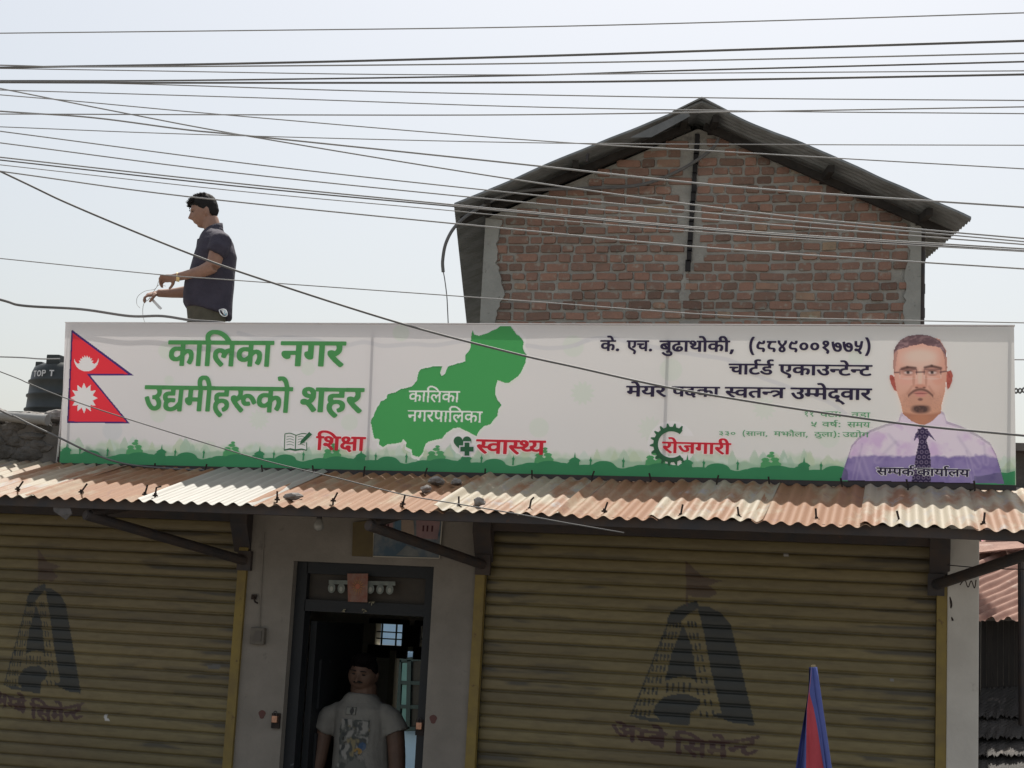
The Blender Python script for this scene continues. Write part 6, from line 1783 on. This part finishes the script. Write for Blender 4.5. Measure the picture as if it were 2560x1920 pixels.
def head_grid(k=1.0, nu=72, nv=60):
    th = np.linspace(0, 2 * np.pi, nu, endpoint=False)
    ph = np.linspace(.03, np.pi - .03, nv)
    T, Ph = np.meshgrid(th, ph)
    d = np.stack([np.sin(Ph) * np.cos(T), np.sin(Ph) * np.sin(T), np.cos(Ph)], -1)
    x, y, z = d[..., 0] * .073, d[..., 1] * .094, d[..., 2] * .112
    t = np.clip(-z / .112, 0, 1)
    x = x * (1 - .26 * t ** 1.4)
    y = np.where(y > 0, y * (1 - .5 * t), y * (1 - .06 * t))
    fr = np.clip(-d[..., 1] * 2.2, 0, 1)
    y = y + fr * .006 * np.exp(-(z / .05) ** 2)
    G = lambda cx, sx, cz, sz: np.exp(-((np.abs(x) - cx) / sx) ** 2 - ((z - cz) / sz) ** 2)
    y = y - fr * (.026 * G(0, .012, -.026, .013) + .017 * G(0, .009, -.006, .022) + .008 * G(.012, .008, -.031, .008)
                  + .008 * G(.028, .026, .03, .008) - .010 * G(.031, .015, .012, .011) + .008 * G(0, .02, -.054, .0055) + .008 * G(0, .018, -.066, .006)
                  - .006 * G(0, .02, -.078, .006) + .013 * G(0, .022, -.098, .016) + .004 * G(.045, .018, -.03, .02))
    return np.stack([x, y, z], -1) * k, d


def head_parts(place, k=1.0, hair_hi=.018, fade=.25, tuft=True, seed=1):
    """place: function local -> world.  returns head mb, hair mb, details"""
    P, d = head_grid(k)
    nv, nu = P.shape[:2]
    mb = MB()
    vs = [place(p) for p in P.reshape(-1, 3)]
    fs = [(i * nu + j, i * nu + (j + 1) % nu, (i + 1) * nu + (j + 1) % nu, (i + 1) * nu + j) for i in range(nv - 1) for j in range(nu)]
    fs += [tuple(range(nu - 1, -1, -1)), tuple((nv - 1) * nu + j for j in range(nu))]
    mb.add(vs, fs)
    for s_ in (-1, 1):
        mb.loft([((s_ * (.0745 + .005 * q) * k, (.012 + .01 * abs(q) * .3) * k, (-.012 + .031 * q) * k), .009 * k + .003 * k * (1 - abs(q)), .019 * k * math.sqrt(max(.05, 1 - q * q)), (s_, .35, 0), (-.35 * s_, 1, 0)) for q in (-1, -.7, -.3, .1, .5, .8, 1)], 12)
        for i in range(len(mb.v) - 84, len(mb.v)):
            mb.v[i] = tuple(place(mb.v[i]))
    # hair shell
    x, y, z = P[..., 0] / k, P[..., 1] / k, P[..., 2] / k
    line = np.where(d[..., 1] < 0, .056 + .010 * (vnoise(np.arctan2(d[..., 1], d[..., 0]) * 9, z * 0 + seed, 3) - .5) - .02 * np.clip(np.abs(x) / .07, 0, 1) ** 3 - .032 * np.clip((d[..., 1] + .55) / .55, 0, 1) * (np.abs(x) > .04), .0) - np.clip(d[..., 1], 0, 1) * .075
    s_ = np.clip((z - line) / .012, -1, 1)
    th_ = hair_hi * (fade + (1 - fade) * np.clip((z - .02) / .07, 0, 1))
    nzv = vnoise(np.arctan2(d[..., 1], d[..., 0]) * 5 + seed, z * 60, 3)
    off = np.where(s_ > 0, th_ * (s_ * .75 + .25) * (.75 + .5 * nzv) + .002, -.004)
    Q = P + d * off[..., None] * k
    kp = s_ > -.95
    hb = MB()
    idx = np.arange(nv * nu).reshape(nv, nu)
    fs = [(idx[i, j], idx[i, (j + 1) % nu], idx[i + 1, (j + 1) % nu], idx[i + 1, j]) for i in range(nv - 1) for j in range(nu) if kp[i, j] and kp[i + 1, j] and kp[i, (j + 1) % nu] and kp[i + 1, (j + 1) % nu]]
    fs.append(tuple(range(nu)))
    hb.add([place(p) for p in Q.reshape(-1, 3)], fs)
    if tuft:
        tf_ = float(tuft)
        rt = random.Random(seed)
        for n in range(420):
            a = rt.uniform(-1, 1)
            b_ = rt.uniform(.03, 1)
            o = Vector((a * .055, -.085 + .12 * b_ ** 1.2, .066 + .045 * math.sin(b_ * 2.2) - .012 * abs(a))) * k
            t_ = Vector((a * .012 + rt.uniform(-.012, .012), -.03 * (1 - b_ * .8) + rt.uniform(-.006, .006), .012 + .012 * b_ + rt.uniform(-.008, .010))) * k * tf_
            hb.tube([place(o), place(o + t_ * .6), place(o + t_)], [.0042 * k, .0028 * k, .0005], 5)
    dt = MB()
    for s2 in (-1, 1):
        dt.loft([(place(Vector((s2 * (.031 + .012 * q), -.0845 + .004 * abs(q), .012)) * k), .001, .0045 * k * math.sqrt(max(.08, 1 - q * q)), place(Vector((0, -1, 0))) - place(Vector((0, 0, 0))), place(Vector((0, 0, 1))) - place(Vector((0, 0, 0)))) for q in (-1, -.6, 0, .6, 1)], 8)
        dt.tube([place(Vector((s2 * a_, -.0955 + .35 * (a_ - .03) ** 2 * 30, .031 + .004 * math.sin((a_ - .012) * 70))) * k) for a_ in (.012, .022, .032, .042, .05)], [.002 * k, .0035 * k, .0035 * k, .003 * k, .0015 * k], 6)
    return mb, hb, dt


def hand(mb, wrist, knuck, side, curl_dir, k=1.0, amt=1.0):
    """palm from wrist to knuckles, four fingers of unequal length curled towards curl_dir, thumb from the palm's side"""
    w_, kn = Vector(wrist), Vector(knuck)
    ax = (kn - w_).normalized()
    sd_ = (Vector(side) - ax * Vector(side).dot(ax)).normalized()
    cd_ = (Vector(curl_dir) - ax * Vector(curl_dir).dot(ax)).normalized()
    L_ = (kn - w_).length
    mb.loft([(w_ + ax * L_ * t, .5 * wd * k, .5 * tk_ * k, sd_, cd_) for t, wd, tk_ in ((-.15, .05, .042), (.15, .056, .04), (.5, .074, .036), (.85, .08, .032), (1.0, .076, .026), (1.06, .06, .016))], 12)
    for i, (off, ln, r) in enumerate(((-.029, .072, .0092), (-.0095, .08, .0096), (.0105, .074, .0092), (.029, .058, .008))):
        b0 = kn + sd_ * off * k - ax * .008 * k
        a1, a2, a3 = (.35 + .1 * i) * amt, (1.15 + .12 * i) * amt, (1.9 + .12 * i) * amt
        p1 = b0 + (ax * math.cos(a1) + cd_ * math.sin(a1)) * ln * .45 * k
        p2 = p1 + (ax * math.cos(a2) + cd_ * math.sin(a2)) * ln * .32 * k
        p3 = p2 + (ax * math.cos(a3) + cd_ * math.sin(a3)) * ln * .26 * k
        mb.tube([b0, p1, p2, p3, p3 + (p3 - p2) * .15], [r * k, r * k, r * .92 * k, r * .8 * k, r * .3 * k], 8)
    t0 = w_ + ax * L_ * .25 - sd_ * .03 * k
    t1 = t0 + (ax * .6 - sd_ * .5 + cd_ * .45).normalized() * .036 * k
    t2 = t1 + (ax * .75 - sd_ * .05 + cd_ * .65).normalized() * .032 * k
    t3 = t2 + (ax * .7 + sd_ * .25 + cd_ * .7).normalized() * .024 * k
    mb.tube([t0, t1, t2, t3, t3 + (t3 - t2) * .15], [.015 * k, .0125 * k, .011 * k, .009 * k, .003], 8)


EX, EYv, EZv = Vector((1, 0, 0)), Vector((0, 1, 0)), Vector((0, 0, 1))

# --- the worker on the roof, seen from his left side
WY = 1.15
KW = 1.075
ft = Vector((U(520, 790, WY).x, WY, 3.15))
MB().box((ft.x, WY, 2.97), (1.6, .8, .35)).build('roof_step', M['concrete'], shop)
wk = root('person', ft, 'man in dark polo shirt standing behind the banner with both forearms stretched forward', 'person')
_az = math.atan2(-ft.x, WY - CAM[1])
EX, EYv = Vector((math.cos(_az), math.sin(_az), 0)), Vector((-math.sin(_az), math.cos(_az), 0))     # he stands side on to the street corner
wp = lambda x, y, d=0: U(x, y, WY + d * KW * .92)
hc_ = wp(511, 531)
tilt = Matrix.Rotation(_az, 3, 'Z') @ Matrix.Rotation(math.radians(-90), 3, 'Z') @ Matrix.Rotation(math.radians(14), 3, 'X')
place = lambda p: hc_ + tilt @ Vector(p)
KH = .99 * KW
hd, hr_, dt_ = head_parts(place, KH, .022, .2, True, 4)
bd_ = MB()
bd_.RS = KW
bd_.v, bd_.f, bd_.m = hd.v, hd.f, hd.m
bd_.tube([wp(524, 548), wp(532, 572), wp(536, 592)], [.058, .057, .066], 14)
tors = [(590, 508, 560, .13), (610, 502, 574, .165), (640, 495, 580, .18), (690, 485, 580, .17), (735, 482, 572, .15), (790, 492, 560, .12)]
bd_.loft([(wp((a_ + b_) / 2, y), (wp(b_, y) - wp(a_, y)).length / 2 * .9 / KW, w_, EX, EYv) for y, a_, b_, w_ in tors], 20)
# near (left) arm and far (right) arm
bd_.tube(crv([wp(551, 608, -.17), wp(541, 636, -.2), wp(533, 666, -.21)], 4), [.06, .058, .055, .053, .052, .051, .05, .048, .047], 12)
bd_.tube(crv([wp(534, 664, -.21), wp(508, 677, -.2), wp(474, 686, -.18), wp(436, 694, -.15)], 4), [.046, .048, .047, .045, .043, .04, .038, .035, .033, .031, .029, .028, .027], 12)
hand(bd_, wp(436, 694, -.15), wp(406, 697, -.12), EYv * -1 + EZv * .4, Vector((.25, .25, -1)), .92, 1.0)
bd_.tube(crv([wp(551, 612, .17), wp(530, 660, .2), wp(505, 725, .2)], 4), .05, 12)
bd_.tube(crv([wp(508, 722, .2), wp(462, 730, .18), wp(425, 733, .14), wp(394, 733, .1)], 4), [.046, .046, .045, .043, .041, .039, .036, .034, .032, .03, .029, .028, .027], 12)
hand(bd_, wp(394, 733, .1), wp(368, 738, .06), EYv + EZv * .3, Vector((.1, -.15, -1)), .95, .85)
# hips and legs
hz_ = wp(520, 800).z
for s_ in (-1, 1):
    bd_.tube([ft * 0 + Vector((ft.x, WY, hz_)) + EYv * s_ * .09, Vector((ft.x - .02, WY + s_ * .1, 3.6)), Vector((ft.x + .01, WY + s_ * .1, 3.24))], [.06, .05, .042], 12)
raw = bd_.build('body', skin, wk)
body = remeshed(raw, .0058, 3)
body.data.materials.clear()
body.data.materials.append(skin)
h_ = hr_.build('hair', hairm, body, smooth=True)
dt_.build('eyes_and_brows', hairm, body)
sh_ = MB()
sh_.RS = KW
tors2 = [(579, 512, 556, .075), (584, 508, 560, .10), (593, 503, 570, .15), (612, 497, 579, .19), (640, 489, 586, .205), (680, 480, 581, .19), (712, 468, 578, .18), (745, 464, 576, .175), (770, 463, 575, .175), (783, 470, 575, .174)]
sl_ = lambda f: (EX * .30 + Vector((0, 0, -.055 * f))).normalized()
secs = []
for i, (y, a_, b_, w_) in enumerate(tors2):
    f_ = max(0, (y - 690) / 90)
    secs.append((wp((a_ + b_) / 2, y), (wp(b_, y) - wp(a_, y)).length / 2 / KW, w_, sl_(f_), EYv))
sh_.loft(secs, 28, pw=2.3)
for s_ in (-1, 1):
    o = .0 if s_ < 0 else .0
    sh_.tube([wp(546, 598, s_ * .12), wp(551, 607, s_ * .17), wp(546, 622, s_ * .195), wp(538.5, 634.5, s_ * .205)], [.06, .073, .07, .064], 16)
raw = sh_.build('polo_shirt', skin, wk)
shirt = remeshed(raw, .008, 2)
shm = pmat('dark_purple_cotton', (.052, .047, .066), (.035, .032, .047), 7, 6, .85, bump=.9, bscale=9)
shirt.data.materials.clear()
shirt.data.materials.append(shm)
wrinkled(shirt, .011, 3)
co = MB()
co.RS = KW
co.loft([(wp(535, 566), .062, .066, (EX + EZv * .45).normalized(), EYv), (wp(533, 573), .068, .074, (EX + EZv * .32).normalized(), EYv), (wp(532, 580), .072, .082, (EX + EZv * .32).normalized(), EYv), (wp(532, 586), .078, .09, (EX + EZv * .32).normalized(), EYv)], 20)
co.build('collar', shm, shirt, smooth=True)
MB().prism([wp(493, 598, -.02), wp(497, 596, -.02), wp(492, 640, -.02), wp(487, 640, -.02)], (0, .04, 0)).build('placket', shm, shirt)
tr = MB()
tr.RS = KW
tr.loft([(Vector((wp(518, 765).x, WY, wp(518, 765).z)), .135, .17, EX, EYv), (Vector((wp(517, 800).x, WY, wp(517, 800).z)), .125, .175, EX, EYv), (Vector((ft.x, WY, hz_ - .14)), .12, .17, EX, EYv)], 20)
for s_ in (-1, 1):
    tr.tube([Vector((ft.x, WY + s_ * .085, hz_ - .05)), Vector((ft.x - .02, WY + s_ * .1, 3.6)), Vector((ft.x + .01, WY + s_ * .1, 3.22))], [.105, .085, .07], 14)
raw = tr.build('trousers', skin, wk)
trm = pmat('olive_drill', (.10, .093, .068), (.075, .07, .052), 9, 5, .9, bump=.4, bscale=14)
tro = remeshed(raw, .01, 2)
tro.data.materials.clear()
tro.data.materials.append(trm)
wrinkled(tro, .009, 8)
for s_ in (-1, 1):
    MB().loft([(Vector((ft.x + .05 - .16 * t, WY + s_ * .1, 3.15 + h / 2)), .045 * q, h / 2, EYv, EZv) for t, q, h in ((0, .7, .06), (.25, 1, .085), (.6, 1.05, .075), (.9, .95, .055), (1.12, .6, .035))], 12).build('shoe', M['steel'], wk, smooth=True)
# watch, mask, cutter, wire
wc_ = wp(445, 693, -.16)
MB().loft([(wc_ + Vector((.013 * t, 0, -.003 * t)), .033, .034, EZv, EYv) for t in (-1, 1)], 16).build('wristwatch', pmat('gold_steel', (.75, .58, .3), rough=.3, metal=.7), wk)
mk = MB()
mk.flat([wp(553, 775, -.2), wp(563, 774, -.2), wp(567, 782, -.21), wp(560, 787, -.2), wp(556, 780, -.2)], 0)
mk.flat([wp(563, 774, -.202), wp(566, 777, -.203), wp(568, 785, -.205), wp(564, 789, -.203), wp(560, 783, -.2)], 1)
mk.tube(crv([wp(548, 775, -.2), wp(551, 784, -.205), wp(558, 790, -.21), wp(566, 790, -.21), wp(568, 784, -.21), wp(564, 775, -.2), wp(556, 773, -.2), wp(548, 775, -.2)], 4), .0035, 6, 0)
put(mk.build('face_mask', [pmat('white_mask', (.7, .74, .76)), pmat('pale_blue_mask', (.25, .5, .62))]), label='white and pale blue face mask tucked at the hip of the worker', cat='face mask')
kn = MB().prism([wp(374, 746, .05), wp(380, 744, .05), wp(405, 770, .05), wp(401, 774, .05), wp(396, 771, .05)], (0, .004, 0))
put(kn.build('cutter', pmat('pale_plastic', (.7, .72, .72), rough=.3)), label='small pale cutter held in the lower hand of the worker', cat='cutter')
st_ = MB().tube(crv([wp(414, 715, -.1), wp(398, 712, 0), wp(386, 726, .04), wp(372, 748, .05), wp(361, 757, .06), wp(357, 772, .06), wp(358, 792, .05), wp(364, 812, .02)], 6), .0022, 5)
st_.tube(crv([wp(404, 690, -.1), wp(396, 705, -.06), wp(388, 722, 0), wp(362, 728, .05), wp(344, 742, .06), wp(342, 760, .06), wp(350, 770, .05)], 6), .0018, 5)
put(st_.build('binding_wire', pmat('pale_wire', (.45, .45, .43))), label='thin pale binding wire held between the hands of the worker', cat='wire')


EX, EYv = Vector((1, 0, 0)), Vector((0, 1, 0))
# --- the man standing in the doorway, facing the street
DY = .36
mp2 = lambda x, y, d=0: U(x, y, DY + d)
mx0 = mp2(907, 1800).x
mn = root('person', (mx0, DY, .06), 'heavy man in a grey printed T-shirt standing in the dark doorway', 'person')
hc2 = mp2(908, 1685)
place2 = lambda p: hc2 + Matrix.Rotation(math.radians(5), 3, 'Y') @ Matrix.Rotation(math.radians(9), 3, 'X') @ Vector(p)
hd, hr_, dt_ = head_parts(place2, 1.05, .012, .45, .4, 9)
for i in range(len(hd.v)):
    q = Vector(hd.v[i]) - hc2
    if q.z < .01 and abs(q.x) < .0735:
        q.x *= 1.16
    hd.v[i] = tuple(hc2 + Vector((q.x * 1.07, q.y, q.z)))
hd.tube([hc2 + Vector((0, .03, -.06)), hc2 + Vector((0, .03, -.13)), hc2 + Vector((0, .03, -.17))], [.08, .084, .1], 14)
zs = lambda y: mp2(905, y).z
sec2 = [(1742, .07, .075), (1752, .12, .1), (1770, .17, .125), (1810, .165, .14), (1870, .168, .155), (1950, .175, .17), (2040, .17, .15)]
hd.loft([(Vector((mp2(903, y).x, DY + .02, zs(y))), a_ * .93, b_ * .9, EX, EYv) for y, a_, b_ in sec2], 20)
armL = [mp2(838, 1772), mp2(815, 1812), mp2(799, 1880, -.02), mp2(782, 1960, -.05), mp2(776, 2000, -.07)]
armR = [mp2(972, 1778), mp2(986, 1820), mp2(992, 1890, -.02), mp2(992, 1965, -.05), mp2(991, 2005, -.07)]
for ar_ in (armL, armR):
    hd.tube(crv(ar_, 4), [.045, .05, .054, .056, .058, .058, .056, .055, .054, .053, .051, .048, .045, .042, .038, .034, .032], 14)
    s_ = 1 if ar_ is armL else -1
    hand(hd, ar_[-1], ar_[-1] + Vector((-.006 * s_, -.02, -.085)), Vector((0, -1, 0)), Vector((s_, .3, 0)), 1.0, .45)
for s_ in (-1, 1):
    hd.tube([Vector((mx0 + s_ * .095, DY, .82)), Vector((mx0 + s_ * .11, DY - .01, .5)), Vector((mx0 + s_ * .115, DY + .01, .12))], [.095, .066, .045], 12)
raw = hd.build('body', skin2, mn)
body2 = remeshed(raw, .0065, 2)
body2.data.materials.clear()
body2.data.materials.append(skin2)
for i in range(len(hr_.v)):
    q = Vector(hr_.v[i]) - hc2
    hr_.v[i] = tuple(hc2 + Vector((q.x * 1.07, q.y, q.z)))
hr_.build('hair', pmat('dull_black_hair', (.008, .007, .007), rough=1.0, spec=0.0), body2, smooth=True)
mus = MB().tube([hc2 + Vector((x_, -.108 + 12 * x_ * x_, -.045 - 5 * x_ * x_)) for x_ in (-.032, -.018, 0, .018, .032)], [.002, .005, .0055, .005, .002], 6)
mus.build('moustache', hairm, body2)
dt_.build('eyes_and_brows', hairm, body2)
ts = MB()
ts.loft([(Vector((mp2(903, y).x, DY + .02, zs(y))), a_, b_, EX, EYv) for y, a_, b_ in [(1734, .082, .085), (1742, .105, .095), (1754, .135, .105), (1772, .178, .135), (1810, .172, .15), (1870, .174, .168), (1950, .184, .185), (2030, .188, .19), (2075, .186, .185)]], 28, pw=2.25)
for ar_ in (armL, armR):
    ts.tube([ar_[0] + (Vector((.075, 0, .0)) if ar_ is armL else Vector((-.075, 0, .0))), ar_[0] + (Vector((.03, 0, -.012)) if ar_ is armL else Vector((-.03, 0, -.012))), ar_[0].lerp(ar_[1], .4), ar_[0].lerp(ar_[1], .8), ar_[1] + (ar_[1] - ar_[0]) * .3], [.05, .064, .069, .074, .079], 16)
raw = ts.build('t_shirt', skin2, mn)
tee = remeshed(raw, .009, 2)
tem = pmat('grey_jersey', (.2, .195, .178), (.165, .16, .147), 8, 5, .9, bump=.5, bscale=11)
tee.data.materials.clear()
tee.data.materials.append(tem)
wrinkled(tee, .009, 13)
# printed front
uu, vv = np.meshgrid(np.linspace(-1, 1, 70), np.linspace(0, 1, 110))
zt, zb2 = zs(1762), zs(2000)
Zg = zt + (zb2 - zt) * vv
Xg = mp2(905, 1800).x + .115 * uu
fr_ = np.interp(-Zg, [-zs(1754), -zs(1772), -zs(1810), -zs(1870), -zs(1950), -zs(2030)], [.105, .135, .15, .168, .185, .19])
wr_ = np.interp(-Zg, [-zs(1754), -zs(1772), -zs(1810), -zs(1870), -zs(1950), -zs(2030)], [.135, .178, .172, .174, .184, .188])
Yg = DY + .02 - fr_ * (1 - np.abs(uu * .115 / wr_) ** 2.25) ** (1 / 2.25) - .011
blot = vnoise(uu * 1.6 + 7, vv * 6, 4)
msk = (blot > .44 - .12 * np.sin(np.pi * np.clip((vv - .12) / .88, 0, 1))) & (np.abs(uu) < .95 - .25 * vnoise(vv * 9, vv * 0, 2)) & (vv > .14)
cl = np.ones(uu.shape + (3,)) * np.array([.12, .122, .112])
for th0, cc_ in ((.46, (.06, .066, .062)), (.54, (.24, .235, .22)), (.6, (.045, .05, .05)), (.68, (.2, .17, .1))):
    cl = lay_on(cl, (vnoise(uu * 2.2 + th0 * 9, vv * 8 + 3, 4) - th0) * 14, cc_, .9)
cl = lay_on(cl, ((uu - .55) ** 2 / .04 + (vv - .42) ** 2 / .002 < 1).astype(float), (.04, .08, .16), .8)
cl = lay_on(cl, ((uu - .35) ** 2 / .05 + (vv - .47) ** 2 / .001 < 1).astype(float), (.3, .18, .04), .7)
cam_ = (np.abs(uu + .28) < .3) & (vv > .01) & (vv < .11)
ol = cam_ & ((np.abs(uu + .28) > .26) | (vv < .025) | (vv > .095) | (np.hypot((uu + .22) / 1.0, (vv - .06) * 3.4) < .12))
cl[ol] = (.05, .05, .05)
cl[cam_ & ~ol] = (.2, .2, .18)
gridmesh('shirt_print', np.stack([Xg, Yg, Zg], -1), cl, pmat('shirt_ink', (.2, .2, .2), attr='paint', rough=.9), tee, keep=msk | cam_)
tr = MB()
tr.loft([(Vector((mx0, DY + .01, z_)), a_, b_, EX, EYv) for z_, a_, b_ in ((.95, .17, .15), (.85, .178, .155), (.76, .17, .15))], 20)
for s_ in (-1, 1):
    tr.tube([Vector((mx0 + s_ * .09, DY, .85)), Vector((mx0 + s_ * .11, DY - .01, .5)), Vector((mx0 + s_ * .115, DY + .01, .12))], [.11, .088, .075], 14)
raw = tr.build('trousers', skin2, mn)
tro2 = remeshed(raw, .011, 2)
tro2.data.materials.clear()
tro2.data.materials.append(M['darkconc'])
for s_ in (-1, 1):
    MB().loft([(Vector((mx0 + s_ * .115, DY + .06 - .2 * t, .06 + h / 2)), .045 * q, h / 2, EX, EZv) for t, q, h in ((0, .7, .06), (.25, 1, .085), (.6, 1.05, .075), (.9, .95, .055), (1.1, .6, .035))], 12).build('shoe', M['steel'], mn, smooth=True)
